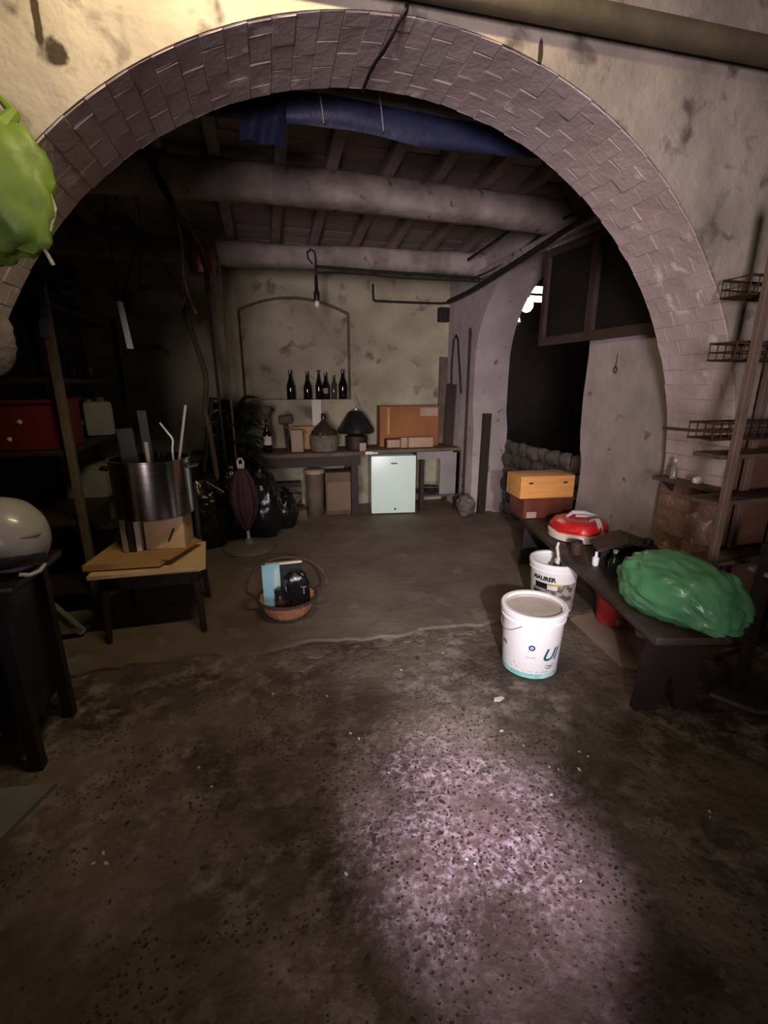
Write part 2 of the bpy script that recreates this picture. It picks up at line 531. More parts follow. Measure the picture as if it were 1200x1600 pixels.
# ------------------------------------------------------------------ setting
YF, YB_ = 1.95, 2.387                  # faces of the arch wall
AX, AZ, AR = 0.605, 0.915, 1.835       # arch centre and radius
SL = 0.02                              # height of the raised back screed
YW = 5.65                              # back wall
def xw(y): return 2.50 - 0.085 * (y - 2.4)   # right wall of the back room is out of square

b = MB()
b.box((1.2, 2.2, -0.06), (9.4, 9.6, 0.12))
floor = struct(b.build('floor', m_floor, smooth=0))
# raised screed behind the arch with its broken front edge
pts = []
for i in range(90):
    x = -2.0 + 4.6 * i / 89
    pts.append((x, 2.46 + 0.06 * noise.noise(Vector((x * 2.2, 0.3, 0))) + 0.045 * noise.noise(Vector((x * 8, 2.3, 0))) + 0.02 * noise.noise(Vector((x * 24, 5.3, 0))) - 0.02 * (x > 1.2)))
poly = pts + [(2.55, 5.8), (-2.0, 5.8)]
b = MB()
b.prism(poly, lambda x, y: (x, y, -0.01), (0, 0, SL + 0.01))
b.build('slab', m_slab, floor, smooth=0)

# pebbles exposed in the worn walkway
b = MB()
r_ = random.Random(3)
for i in range(420):
    x = r_.gauss(0.58, 0.30); y = r_.gauss(1.25, 0.30)
    if i > 250: x = r_.uniform(-0.6, 1.5); y = r_.uniform(0.5, 2.2)
    rr = r_.uniform(0.003, 0.008) * (1.8 if r_.random() < 0.08 else 1)
    t = bmesh.new(); bmesh.ops.create_icosphere(t, subdivisions=1, radius=1)
    mt = Matrix.Translation((x, y, 0.0)) @ Matrix.Rotation(r_.uniform(0, PI), 4, 'Z') @ Matrix.Diagonal((rr * r_.uniform(1, 1.9), rr * r_.uniform(0.6, 1), rr * 0.2, 1))
    t.transform(mt); me = bpy.data.meshes.new('t'); t.to_mesh(me); t.free(); b.bm.from_mesh(me); bpy.data.meshes.remove(me)
o = b.build('exposed_pebbles', m_pebble, floor); o['kind'] = 'stuff'
# broken flakes of screed along the threshold
b = MB()
for i in range(26):
    x = r_.uniform(-0.3, 1.3); y = 2.40 - abs(r_.gauss(0, 0.09))
    n = 7; a0 = r_.uniform(0, 6)
    rr = r_.uniform(0.015, 0.06)
    poly = [(x + rr * r_.uniform(0.6, 1.3) * math.cos(a0 + 2 * PI * k / n), y + 0.5 * rr * r_.uniform(0.6, 1.3) * math.sin(a0 + 2 * PI * k / n)) for k in range(n)]
    b.prism(poly, lambda p, q: (p, q, -0.001), (0, 0, r_.uniform(0.004, 0.010)))
o = b.build('screed_flakes', m_slab, floor, smooth=0); o['kind'] = 'stuff'

# arch wall
b = MB()
RO = AR + 0.004
top, xl, xr_ = 3.9, -3.6, 4.6
arc = [(AX + RO * math.cos(PI - PI * i / 72), AZ + RO * math.sin(PI - PI * i / 72)) for i in range(73)]
half = 36
left = [(xl, 0), (AX - RO, 0)] + arc[:half + 1] + [(AX, top), (xl, top)]
right = [(AX, top)] + arc[half:] + [(AX + RO, 0), (xr_, 0), (xr_, top)]
for poly in (left, right):
    b.prism(poly, lambda x, z: (x, YF, z), (0, YB_ - YF, 0))
bmesh.ops.remove_doubles(b.bm, verts=b.bm.verts[:], dist=0.0005)
wall_front = struct(b.build('wall_front', m_arch, smooth=20))

# voussoir bricks of the soffit and the jambs, in running bond
def brick_mesh(ln, name, mat, seed):
    t = MB(); t.box((0, 0, 0), (0.084, ln, 0.09), bev=0.0028)
    q = random.Random(seed)
    for v in t.bm.verts: v.co += Vector((q.uniform(-.0015, .0015), q.uniform(-.003, .003), q.uniform(-.002, .002)))
    return t.mesh(name, mat, 0)
BM = {}
for ln in (0.0715, 0.1445, 0.218):
    for k in range(3):
        BM[ln, k, 0] = brick_mesh(ln, 'brick', m_brick, k); BM[ln, k, 1] = brick_mesh(ln, 'brick', m_bare, k + 9)
T = YB_ - YF
ncourse = 68
def course(i):
    if i % 2: return [(0.1445, YF + 0.0728 + 0.1457 * k) for k in range(3)]
    return [(0.0715, YF + 0.0364)] + [(0.1445, YF + 0.1457 + 0.1457 * k) for k in range(2)] + [(0.0715, YF + 0.4007)]
for i in range(ncourse):
    a = PI * (i + 0.5) / ncourse
    for ln, y in course(i):
        rr = AR + 0.045 + rnd.uniform(-0.002, 0.002)
        piece('brick', BM[ln, rnd.randrange(3), 0], wall_front, (AX + rr * math.cos(a), y + rnd.uniform(0.004, 0.009), AZ + rr * math.sin(a)), (rnd.uniform(-.006, .006), PI / 2 - a + rnd.uniform(-.008, .008), 0))
for side in (-1, 1):
    for j in range(11):
        z = AZ - 0.0425 - j * 0.083
        for y in (YF + 0.109, YF + 0.328):
            rr = AR + 0.045 + rnd.uniform(-0.003, 0.003)
            piece('brick', BM[0.218, rnd.randrange(3), 1 if side > 0 else 0], wall_front, (AX + side * rr, y + rnd.uniform(0.004, 0.009), z), (0, PI / 2 * side, 0))

# back wall with its arched niche
NX0, NX1, NZ0, NZS, NRISE = -0.24, 1.0, 1.325, 2.29, 0.15
nm = (NX0 + NX1) / 2
def ntop(x):
    k = (x - nm) / (NX1 - NX0) * 2
    return NZS + NRISE * (1 - k * k)
xs = [NX0 + (NX1 - NX0) * i / 24 for i in range(25)]
b = MB()
XL = -1.80
lp = [(XL - .3, 0), (nm, 0), (nm, NZ0), (NX0, NZ0)] + [(x, ntop(x)) for x in xs[:13]] + [(nm, 3.3), (XL - .3, 3.3)]
rp = [(nm, 0), (2.9, 0), (2.9, 3.3), (nm, 3.3)] + [(x, ntop(x)) for x in xs[12:]] + [(NX1, NZ0), (nm, NZ0)]
for poly in (lp, rp): b.prism(poly, lambda x, z: (x, YW, z), (0, 0.28, 0))
b.box((nm, YW + 0.24, 1.9), (1.5, 0.08, 1.5))
bmesh.ops.remove_doubles(b.bm, verts=b.bm.verts[:], dist=0.0005)
wall_back = struct(b.build('wall_back', m_back, smooth=20))

# right wall of the back room with the side arch
b = MB()
OY0, OY1, OZ, ORISE = 3.24, 4.97, 1.72, 0.90
oc, oh = (OY0 + OY1) / 2, (OY1 - OY0) / 2
arcp = []
for i in range(31):
    a = PI - PI * i / 30
    arcp.append((oc + oh * math.cos(a), OZ + ORISE * math.sin(a)))
r_ = random.Random(11)
jn = [(OY0 - 0.05 + r_.uniform(-0.015, 0.015), z) for z in (0.05, 0.3, 0.5, 0.7, 0.9)] + [(OY0 - 0.02, 1.0), (OY0, 1.15), (OY0 + 0.01, 1.4)]
jf = [(OY1, 1.4), (OY1 - 0.005, 1.2), (OY1 - 0.05, 1.0), (OY1 - 0.045, 0.7), (OY1 - 0.06, 0.4), (OY1 - 0.05, 0)]
na = 15
pa = [(2.30, 0), (OY0 - 0.05, 0)] + jn + arcp[:na + 1] + [(oc, 3.3), (2.30, 3.3)]
pb = [(oc, 3.3)] + arcp[na:] + jf + [(5.95, 0), (5.95, 3.3)]
for poly in (pa, pb): b.prism(poly, lambda y, z: (xw(y), y, z), (0.42, 0, 0))
bmesh.ops.remove_doubles(b.bm, verts=b.bm.verts[:], dist=0.0005)
wall_right = struct(b.build('wall_right', m_white, smooth=20))
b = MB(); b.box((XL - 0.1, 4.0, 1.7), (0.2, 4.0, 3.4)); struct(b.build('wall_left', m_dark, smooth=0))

# ceiling: boards over joists, tile courses, beams
def zc(y): return 3.05 - 0.105 * (y - 2.39)       # underside of the joists, the floor above sags to the back
b = MB()
b.prism([(2.30, zc(2.30) + 0.13), (6.0, zc(6.0) + 0.13), (6.0, 3.5), (2.30, 3.5)], lambda y, z: (-2.1, y, z), (5.0, 0, 0))
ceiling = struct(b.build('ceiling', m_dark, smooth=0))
tilt = -math.atan(0.105)
jx = [-1.72 + 0.38 * k for k in range(12)]
t = MB(); t.box((0, 0, 0), (0.078, 3.50, 0.10), bev=0.008)
for v in t.bm.verts: v.co.x += 0.006 * math.sin(v.co.y * 3)
jm = t.mesh('joist', m_joist)
for x in jx:
    if x < 2.45:
        piece('joist', jm, ceiling, (x + rnd.uniform(-.02, .02), 4.06, zc(4.06) + 0.05), (tilt, 0, rnd.uniform(-.006, .006)))
t = MB(); t.box((0, 0, 0), (0.345, 0.158, 0.03), bev=0.004)
tm = t.mesh('tile', m_tile)
for k in range(len(jx) - 1):
    for r in range(20):
        y = 2.46 + 0.166 * r
        if jx[k] + 0.19 < 2.5:
            piece('tile', tm, ceiling, (jx[k] + 0.19 + rnd.uniform(-.005, .005), y, zc(y) + 0.113 + rnd.uniform(-.005, .005)), (tilt + rnd.uniform(-.015, .015), rnd.uniform(-.015, .015), rnd.uniform(-.02, .02)))
def log(y, zt, rad_z, rad_y, seed, x0=-1.95):
    b = MB()
    n = 40; seg = 16; rings = []
    for i in range(n + 1):
        x = x0 + (xw(y) + 0.1 - x0) * i / n
        ring = []
        for k in range(seg):
            a = 2 * PI * k / seg
            q = 1 + 0.10 * noise.noise(Vector((x * 1.5, math.cos(a) * 1.2 + seed, math.sin(a) * 1.2))) + 0.05 * noise.noise(Vector((x * 5, math.cos(a) * 3 + seed, math.sin(a) * 3)))
            c, s_ = math.cos(a), math.sin(a)
            ring.append(b.bm.verts.new((x, y + rad_y * q * math.copysign(abs(c) ** 0.75, c), zt - rad_z + rad_z * q * math.copysign(abs(s_) ** 0.75, s_) + 0.02 * math.sin(x * 1.3 + seed))))
        rings.append(ring)
    for p, q in zip(rings, rings[1:]):
        for k in range(seg): b.bm.faces.new((p[k], p[(k + 1) % seg], q[(k + 1) % seg], q[k]))
    b.bm.faces.new(rings[0]); b.bm.faces.new(rings[-1])
    return b.build('beam', m_beam, ceiling, smooth=50)
log(3.72, zc(3.72) + 0.005, 0.115, 0.12, 1.0)
log(4.95, zc(4.95) + 0.005, 0.105, 0.11, 5.0)
log(2.78, zc(2.78) + 0.005, 0.075, 0.09, 9.0)

# side room beyond the right wall
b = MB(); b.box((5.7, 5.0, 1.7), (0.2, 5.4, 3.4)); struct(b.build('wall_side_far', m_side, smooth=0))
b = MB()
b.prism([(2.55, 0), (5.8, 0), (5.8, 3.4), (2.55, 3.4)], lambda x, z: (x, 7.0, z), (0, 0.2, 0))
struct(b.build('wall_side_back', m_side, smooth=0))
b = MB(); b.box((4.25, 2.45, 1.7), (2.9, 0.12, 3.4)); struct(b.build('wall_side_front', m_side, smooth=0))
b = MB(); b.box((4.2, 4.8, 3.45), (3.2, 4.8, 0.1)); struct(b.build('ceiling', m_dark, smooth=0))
# low rubble wall filling the foot of the side arch
b = MB(); b.box((2.86, 4.10, 0.40), (0.26, 1.80, 0.80))
low = struct(b.build('wall_side_low', m_stone, smooth=0))
sm = []
for k in range(4):
    t = MB(); t.blob((0, 0, 0), (0.07, 0.115, 0.075), amp=0.35, fr=1.6, seed=k + 2, sub=2, pw=0.75); sm.append(t.mesh('stone', m_stone, 30))
for r in range(6):
    y = 3.22 + rnd.uniform(0, 0.1)
    while y < 5.0:
        s = rnd.uniform(0.7, 1.1)
        piece('stone', sm[rnd.randrange(4)], low, (2.725 + rnd.uniform(-.015, .02), y, 0.07 + 0.145 * r), (rnd.uniform(-.3, .3), 0, rnd.uniform(-.2, .2)), (0.8, s, rnd.uniform(0.85, 1.1)))
        y += 0.215 * s
# lit window of the side room
win = struct(bpy.data.objects.new('window_1', None)); C.objects.link(win); win.location = (4.30, 6.98, 2.84)
b = MB()
for z in (-0.13, -0.005, 0.13): b.box((0, -0.01, z), (0.66, 0.05, 0.034))
for x in (-0.33, 0.05, 0.33): b.box((x, -0.01, 0), (0.018, 0.05, 0.28))
b.build('window_frame', m_frame, win, smooth=0)
for x, wd in ((-0.14, 0.36), (0.19, 0.26)):
    for z in (-0.067, 0.063):
        b = MB(); b.box((x, 0, z), (wd, 0.012, 0.112)); b.build('pane', m_lens, win, smooth=0)
win2 = struct(bpy.data.objects.new('window_3', None)); C.objects.link(win2); win2.location = (3.88, 6.98, 2.50)
b = MB(); b.prism([(-0.055, -0.06), (0.055, -0.06), (0.0, 0.08)], lambda x, z: (x, 0, z), (0, 0.012, 0)); b.build('pane', m_lens, win2, smooth=0)
b = MB(); b.tube([(-0.06, 0, -0.065), (0.06, 0, -0.065), (0, 0, 0.09)], 0.008, closed=True); b.build('window_frame', m_frame, win2)
# globe lamp of the side room
g = thing('globe_lamp', 'glowing round lamp in the side room, seen through the right-hand side arch', 'lamp', (3.23, 5.60, 2.45))
b = MB(); b.blob((0, 0, 0), (0.075, 0.075, 0.085), amp=0, sub=3); b.build('bulb', m_bulb, g)
b = MB(); b.lathe([(0.028, 0.08), (0.03, 0.13), (0.012, 0.15)], seg=16); b.build('socket', m_black, g)
b = MB(); b.tube([(0, 0, 0.14), (0, 0, 0.95)], 0.005); b.build('cord', m_cable, g)
lamp('POINT', 'globe_light', (3.18, 5.45, 2.42), (3, 5, 0), 5, (1.0, 0.68, 0.60), shadow_soft_size=0.09)

# brown framed panes hung across the top of the side arch
w2 = struct(bpy.data.objects.new('window_2', None)); C.objects.link(w2)
FY0, FY1, FZ0, FZ1 = 2.52, 3.80, 1.82, 2.56
def fr(y, z, d=0.0): return (xw(y) - d, y, z)
b = MB()
for z, th in ((FZ0 + 0.03, 0.065), (FZ1 - 0.03, 0.06)): b.bar(fr(FY0, z, 0.03), fr(FY1, z, 0.03), 0.05, th)
for y, wd in ((FY0 + 0.03, 0.06), (3.22, 0.075), (FY1 - 0.03, 0.055)): b.bar(fr(y, FZ0, 0.034), fr(y, FZ1, 0.034), wd, 0.05, up=(1, 0, 0))
b.build('window_frame', m_frame, w2, smooth=0)
for y0, y1 in ((FY0 + .06, 3.18), (3.26, FY1 - .055)):
    b = MB(); b.bar(fr((y0 + y1) / 2 - (y1 - y0) / 2, (FZ0 + FZ1) / 2, 0.022), fr((y0 + y1) / 2 + (y1 - y0) / 2, (FZ0 + FZ1) / 2, 0.022), 0.012, FZ1 - FZ0 - 0.12); b.build('pane', m_panel, w2, smooth=0)
b = MB(); b.bar(fr(2.45, 2.70, 0.03), fr(4.95, 2.585, 0.03), 0.09, 0.085, bev=0.01); struct(b.build('trim_1', m_beam))

# ------------------------------------------------------------------ pole and cables
b = MB(); b.tube([(-0.9, 1.895, 2.80), (0.75, 1.895, 2.815), (2.6, 1.895, 2.832)], 0.046, seg=12)
tag(b.build('iron_pole', M('olive_pole', (0.15, 0.125, 0.075), (0.10, 0.085, 0.055), rough=0.6, bump=0.1)), 'long brown pole crossing high in front of the arch wall', 'pole')
def cable(name, pts, r, label, mat=None, sub=6, cat='cable', wobble=0.0):
    P = [Vector(p) for p in pts]
    out = []
    for i in range(len(P) - 1):
        p0, p1, p2, p3 = P[max(i - 1, 0)], P[i], P[i + 1], P[min(i + 2, len(P) - 1)]
        for k in range(sub):
            t = k / sub
            q = 0.5 * ((2 * p1) + (-p0 + p2) * t + (2 * p0 - 5 * p1 + 4 * p2 - p3) * t * t + (-p0 + 3 * p1 - 3 * p2 + p3) * t ** 3)
            if wobble: q = q + Vector((wobble * noise.noise(q * 7), wobble * noise.noise(q * 7 + Vector((9, 0, 0))), 0))
            out.append(q)
    out.append(P[-1])
    b = MB(); b.tube(out, r, seg=7)
    o = b.build(name, mat or m_cable)
    return tag(o, label, cat) if label else o
cable('hanging_cable', [(0.575, 1.935, 2.90), (0.566, 1.935, 2.78), (0.545, 1.93, 2.735), (0.52, 2.05, 2.71), (0.50, 2.20, 2.722), (0.495, 2.37, 2.728)], 0.007, 'thin black cable hanging over the crown of the brick arch')
cable('beam_conduit', [(0.53, 4.83, 2.575), (1.2, 4.82, 2.56), (1.8, 4.82, 2.555), (2.25, 4.83, 2.55)], 0.013, 'black conduit running level along the far ceiling beam to the right wall')
cable('beam_cable', [(0.55, 4.82, 2.515), (0.9, 4.81, 2.525), (1.4, 4.81, 2.51), (1.9, 4.81, 2.515), (2.22, 4.82, 2.52)], 0.008, 'thinner sagging cable just below the conduit on the far ceiling beam')
cable('wall_conduit', [(1.27, 5.62, 2.60), (1.275, 5.62, 2.46), (1.29, 5.62, 2.43), (1.35, 5.62, 2.425), (1.7, 5.62, 2.425), (2.10, 5.62, 2.43), (2.17, 5.58, 2.44)], 0.013, 'black pipe bent into an L on the back wall right of the niche', cat='pipe', sub=4)
cable('wall_pipe', [(2.17, 5.55, 2.44), (2.22, 5.0, 2.47), (2.28, 4.2, 2.56), (2.345, 3.4, 2.66), (2.40, 2.75, 2.72)], 0.026, 'thick dark pipe climbing along the right wall above the side arch', cat='pipe')
cable('looped_cable', [(2.21, 5.0, 2.58), (2.25, 4.55, 2.585), (2.30, 4.1, 2.66), (2.33, 3.7, 2.735), (2.37, 3.3, 2.745), (2.41, 2.7, 2.79)], 0.012, 'black cable sagging above the thick pipe on the right wall')
cable('rafter_rod', [(2.05, 4.75, 2.70), (2.14, 4.3, 2.77), (2.20, 3.95, 2.83)], 0.012, 'short dark rod between the two ceiling beams near the right wall', cat='rod')
b = MB(); b.box((2.13, 5.60, 2.30), (0.13, 0.09, 0.16), bev=0.015); b.box((2.13, 5.55, 2.30), (0.07, 0.03, 0.08), bev=0.01)
tag(b.build('junction_box', m_cable), 'dark junction box high in the back right corner', 'box')

# pendant bulb
p = thing('pendant_bulb', 'bare white bulb on a long black socket hanging before the niche', 'lamp', (0.535, 4.80, 2.24))
b = MB(); b.blob((0, 0, 0.0), (0.026, 0.026, 0.036), amp=0, sub=2); b.build('bulb', m_milk, p, label='small milky white bulb')
b = MB(); b.lathe([(0.022, 0.03), (0.028, 0.05), (0.028, 0.10), (0.018, 0.12), (0.015, 0.24), (0.008, 0.26)], seg=16); b.build('socket', m_black, p)
b = MB(); b.tube([(0, 0, 0.25), (0, 0, 0.42), (-0.01, 0, 0.455), (-0.045, 0, 0.47), (-0.075, 0, 0.44), (-0.07, 0, 0.39), (-0.03, 0.0, 0.35)], 0.007); b.build('cord', m_cable, p)

# blue tarpaulin strung under the joists behind the arch
b = MB()
n, seg = 50, 14
rings = []
for i in range(n + 1):
    x = -0.42 + 2.15 * i / n
    zz = 2.752 + 0.012 * math.sin(x * 4) - 0.01 * math.sin(x * 1.4)
    ring = []
    for k in range(seg):
        a = 2 * PI * k / seg
        q = 1 + 0.25 * noise.noise(Vector((x * 3, math.cos(a) * 2, math.sin(a) * 2)))
        ring.append(b.bm.verts.new((x, 2.63 + 0.028 * q * math.cos(a), zz + 0.066 * q * math.copysign(abs(math.sin(a)) ** 0.7, math.sin(a)))))
    rings.append(ring)
for p_, q_ in zip(rings, rings[1:]):
    for k in range(seg): b.bm.faces.new((p_[k], p_[(k + 1) % seg], q_[(k + 1) % seg], q_[k]))
b.bm.faces.new(rings[0]); b.bm.faces.new(rings[-1])
tarp = thing('tarpaulin', 'dark blue plastic tarpaulin bundled under the ceiling behind the arch crown', 'tarpaulin', (0, 0, 0))
b.build('roll', m_blue, tarp, smooth=60)
b = MB()
g0 = []
for i in range(11):
    for j in range(9):
        x = -0.02 + 0.20 * i / 10; z = 2.75 - (0.17 - 0.006 * math.sin(i * 0.7)) * j / 8
        g0.append(b.bm.verts.new((x - 0.02 * j / 8, 2.585 + 0.012 * math.sin(i * 1.3 + j * 0.2), z)))
for i in range(10):
    for j in range(8):
        b.bm.faces.new((g0[i * 9 + j], g0[i * 9 + j + 1], g0[(i + 1) * 9 + j + 1], g0[(i + 1) * 9 + j]))
gg = bmesh.ops.solidify(b.bm, geom=b.bm.faces[:], thickness=0.004)
b.build('hanging_flap', m_blue, tarp, smooth=60)
b = MB()
for x in (0.33, 0.62):
    b = MB(); b.tube([(x - 0.01, 2.60, 3.04), (x, 2.585, 2.83), (x + 0.01, 2.577, 2.77), (x + 0.022, 2.585, 2.69)], 0.003, seg=5)
    b.build('tie_cord', m_rope, tarp)

# ------------------------------------------------------------------ right side: bench and what is on it
BA = math.atan2(0.225, 1.0)
bench = thing('bench', 'long dark wooden bench with slab legs along the right jamb', 'bench', (1.725, 1.39, 0), -BA)
BL, BW = 2.06, 0.335
b = MB(); b.box((0, BL / 2, 0.43), (BW, BL, 0.036), bev=0.004); b.build('top', m_benchtop, bench)
b = MB()
for x in (-BW / 2 + 0.03, BW / 2 - 0.03): b.box((x, BL / 2, 0.402), (0.025, BL - 0.2, 0.022))
b.build('rail', m_darkwood, bench, smooth=0)
for y in (0.12, BL - 0.14):
    b = MB()
    b.prism([(-0.145, 0), (-0.055, 0), (0.0, 0.20), (0.055, 0), (0.145, 0), (0.115, 0.411), (-0.115, 0.411)], lambda x, z: (x, y - 0.02, z), (0, 0.04, 0))
    b.build('leg', m_darkwood, bench, smooth=0)
def onb(u, v, z=0.449):
    """point on the bench top: u across, v along"""
    return (1.725 + u * math.cos(BA) + v * math.sin(BA), 1.39 - u * math.sin(BA) + v * math.cos(BA), z)

# boxes at the far end
rb = thing('wooden_box', 'dark red wooden box with a small paper label, under the orange box', 'box', (2.175, 3.31, 0.449), R(-4))
b = MB(); b.box((0, 0, 0.075), (0.43, 0.26, 0.15), bev=0.006); b.build('body', m_redwood, rb)
b = MB(); b.box((0, 0, 0.156), (0.45, 0.28, 0.014), bev=0.004); b.build('lid', m_redwood, rb)
b = MB(); b.box((-0.145, -0.1325, 0.032), (0.085, 0.003, 0.05)); b.build('paper_label', m_pinkcard, rb, smooth=0)
ob = thing('pine_box', 'orange pine box with two slots in its front, on the dark red box', 'box', (2.165, 3.33, 0.613), R(-5))
b = MB()
b.box((0, -0.125, 0.085), (0.46, 0.016, 0.17), bev=0.003); b.box((0, 0.125, 0.085), (0.46, 0.016, 0.17), bev=0.003)
for x in (-0.222, 0.222): b.box((x, 0, 0.085), (0.016, 0.234, 0.17), bev=0.003)
b.box((0, 0, 0.008), (0.44, 0.24, 0.014)); b.build('body', m_orange, ob)
b = MB(); b.box((0, 0, 0.174), (0.46, 0.262, 0.010), bev=0.002); b.build('lid', m_orange, ob)
for x in (-0.145, 0.15):
    b = MB(); b.box((x, -0.134, 0.125), (0.034, 0.004, 0.014)); b.build('slot', m_darkwood, ob, smooth=0)
# round red and white tray
tr = thing('round_tray', 'round red tray with cream base and grey straps on the bench', 'tray', (2.115, 2.72, 0.449), R(-20))
RT = 0.205
b = MB(); b.lathe([(RT - 0.01, 0), (RT, 0.006), (RT + 0.004, 0.05), (RT - 0.008, 0.058), (RT - 0.03, 0.06)], seg=40); b.build('base', m_cream, tr)
b = MB()
def crumple(a, z): return 1 + 0.07 * noise.noise(Vector((math.cos(a) * 2.2, math.sin(a) * 2.2, z * 26))) + 0.05 * abs(noise.noise(Vector((math.cos(a) * 6, math.sin(a) * 6, z * 60))))
b.lathe([(RT - 0.012, 0.058), (RT - 0.010, 0.085), (RT - 0.03, 0.118), (RT - 0.07, 0.132), (0.05, 0.125), (0.001, 0.12)], seg=44, wob=crumple); b.build('cover', m_red, tr, label='shiny red crumpled cover')
b = MB()
for a0 in (-1.05,):
    pts = []
    for i in range(13):
        t = i / 12
        pts.append((math.cos(a0) * (0.10 + 0.11 * t), math.sin(a0) * (0.10 + 0.11 * t), 0.135 + 0.045 * math.sin(t * PI) - 0.11 * t ** 2.2))
    for p0, p1 in zip(pts, pts[1:]): b.bar(p0, p1, 0.042, 0.004)
b.build('strap', m_strap, tr, label='grey webbing strap over the edge')
b = MB(); b.tube([(-0.08, 0.03, 0.135), (-0.03, 0.07, 0.155), (0.05, 0.05, 0.16), (0.11, 0.0, 0.15), (0.05, 0.02, 0.142), (-0.02, 0.03, 0.14)], [0.010, 0.016, 0.014, 0.012, 0.009, 0.008], seg=8); b.build('cloth_strip', m_strap, tr)
b = MB(); b.blob((0.09, -0.135, 0.087), (0.026, 0.018, 0.03), amp=0.1, sub=2); b.build('white_patch', m_cream, tr)

# dark angular tool with a rod
ir = thing('iron_vise', 'dark angular iron vise with a tilted plate on the bench', 'tool', onb(0.12, 0.86), R(-25))
b = MB(); b.prism([(-0.13, 0.0), (0.10, 0.0), (0.14, 0.10), (0.03, 0.155), (-0.13, 0.11)], lambda x, z: (x, -0.07, z), (0, 0.16, 0)); b.build('body', m_darkmetal, ir, smooth=0)
b = MB(); b.bar((-0.16, 0.0, 0.10), (0.01, 0.0, 0.175), 0.21, 0.016); b.bar((0.0, 0.0, 0.175), (0.20, 0.0, 0.105), 0.21, 0.016); b.build('plate', m_iron, ir, smooth=0)
b = MB(); b.tube([(0.12, -0.03, 0.135), (0.30, -0.10, 0.075)], 0.011, seg=10); b.lathe([(0.022, 0.12), (0.026, 0.13), (0.026, 0.165), (0.02, 0.175)], c=(0.13, -0.03, 0), seg=14); b.build('handle', m_darkmetal, ir)
b = MB(); b.lathe([(0.036, 0), (0.038, 0.004), (0.038, 0.075), (0.030, 0.082)], seg=20)
jr = thing('small_tin', 'small dark tin beside the iron vise on the bench', 'tin', onb(-0.08, 1.02)); b.build('body', m_iron, jr)
b = MB(); b.lathe([(0.034, 0.082), (0.034, 0.09), (0.02, 0.094)], seg=20); b.build('lid', m_darkmetal, jr)
jr = thing('tube', 'little white-capped tube standing on the bench near the green bag', 'tube', onb(-0.05, 0.82))
b = MB(); b.lathe([(0.014, 0), (0.02, 0.012), (0.02, 0.05), (0.01, 0.058)], seg=14); b.build('body', m_wplastic, jr)
b = MB(); b.lathe([(0.009, 0.056), (0.008, 0.085), (0.003, 0.09)], seg=12); b.build('nozzle', m_wplastic, jr)
jr = thing('green_flask', 'small dark green flask beside the green bag on the bench', 'bottle', onb(0.0, 0.70))
b = MB(); b.lathe([(0.03, 0), (0.034, 0.01), (0.034, 0.075), (0.014, 0.10), (0.013, 0.125)], seg=18); b.build('body', M('green_glass', (0.02, 0.06, 0.025), rough=0.2, bump=0), jr)
b = MB(); b.lathe([(0.016, 0.125), (0.016, 0.14), (0.01, 0.142)], seg=14); b.build('cap', m_galv, jr)

# green plastic bag lying on the near end
gb = thing('plastic_bag', 'big crumpled green plastic bag lying on the near end of the bench', 'bag', onb(0.045, 0.20), R(4))
t = bmesh.new(); bmesh.ops.create_icosphere(t, subdivisions=5, radius=1)
for v in t.verts:
    c = v.co.copy()
    n_ = Vector([math.copysign(abs(q) ** 0.80, q) for q in c])
    k = 1 + 0.10 * noise.noise(c * 1.7 + Vector((4, 1, 2))) + 0.13 * abs(noise.noise(c * 3.6 + Vector((1, 5, 2)))) + 0.05 * abs(noise.noise(c * 8.5)) - 0.04
    x, y, z = n_.x * 0.185 * k, n_.y * 0.265 * k, n_.z * 0.15 * k
    z *= 1.0 - 0.25 * max(0, -n_.y)
    x += 0.05 * max(0, -n_.y) - 0.02
    z += 0.132
    wr = abs(noise.noise(Vector((x * 14, y * 5, z * 6)))); z += 0.016 * wr * (n_.z > -0.3)
    if z < 0.004:
        z = 0.004 if (abs(x) < 0.2 and y > -0.25) else z * 0.4
    if y < -0.15: z -= 0.65 * (-0.15 - y)
    v.co = (x, y, max(z, 0.003) if y >= -0.215 else z)
b = MB(); me = bpy.data.meshes.new('t'); t.to_mesh(me); t.free(); b.bm.from_mesh(me); bpy.data.meshes.remove(me)
b.build('sack', m_green, gb, smooth=70)
b = MB()
vs = []
for i in range(13):
    a = i / 12
    vs.append([b.bm.verts.new((0.02 + 0.17 * a + 0.03 * math.sin(a * 9) * j / 4, -0.20 - 0.055 * j / 4 * (0.6 + 0.4 * math.sin(a * 7)) + 0.12 * a, 0.065 + 0.05 * math.sin(a * PI) + 0.012 * math.sin(a * 13 + j))) for j in range(5)])
for p0, p1 in zip(vs, vs[1:]):
    for j in range(4): b.bm.faces.new((p0[j], p0[j + 1], p1[j + 1], p1[j]))
bmesh.ops.solidify(b.bm, geom=b.bm.faces[:], thickness=0.004)
b.build('folded_mouth', m_green, gb, smooth=70)

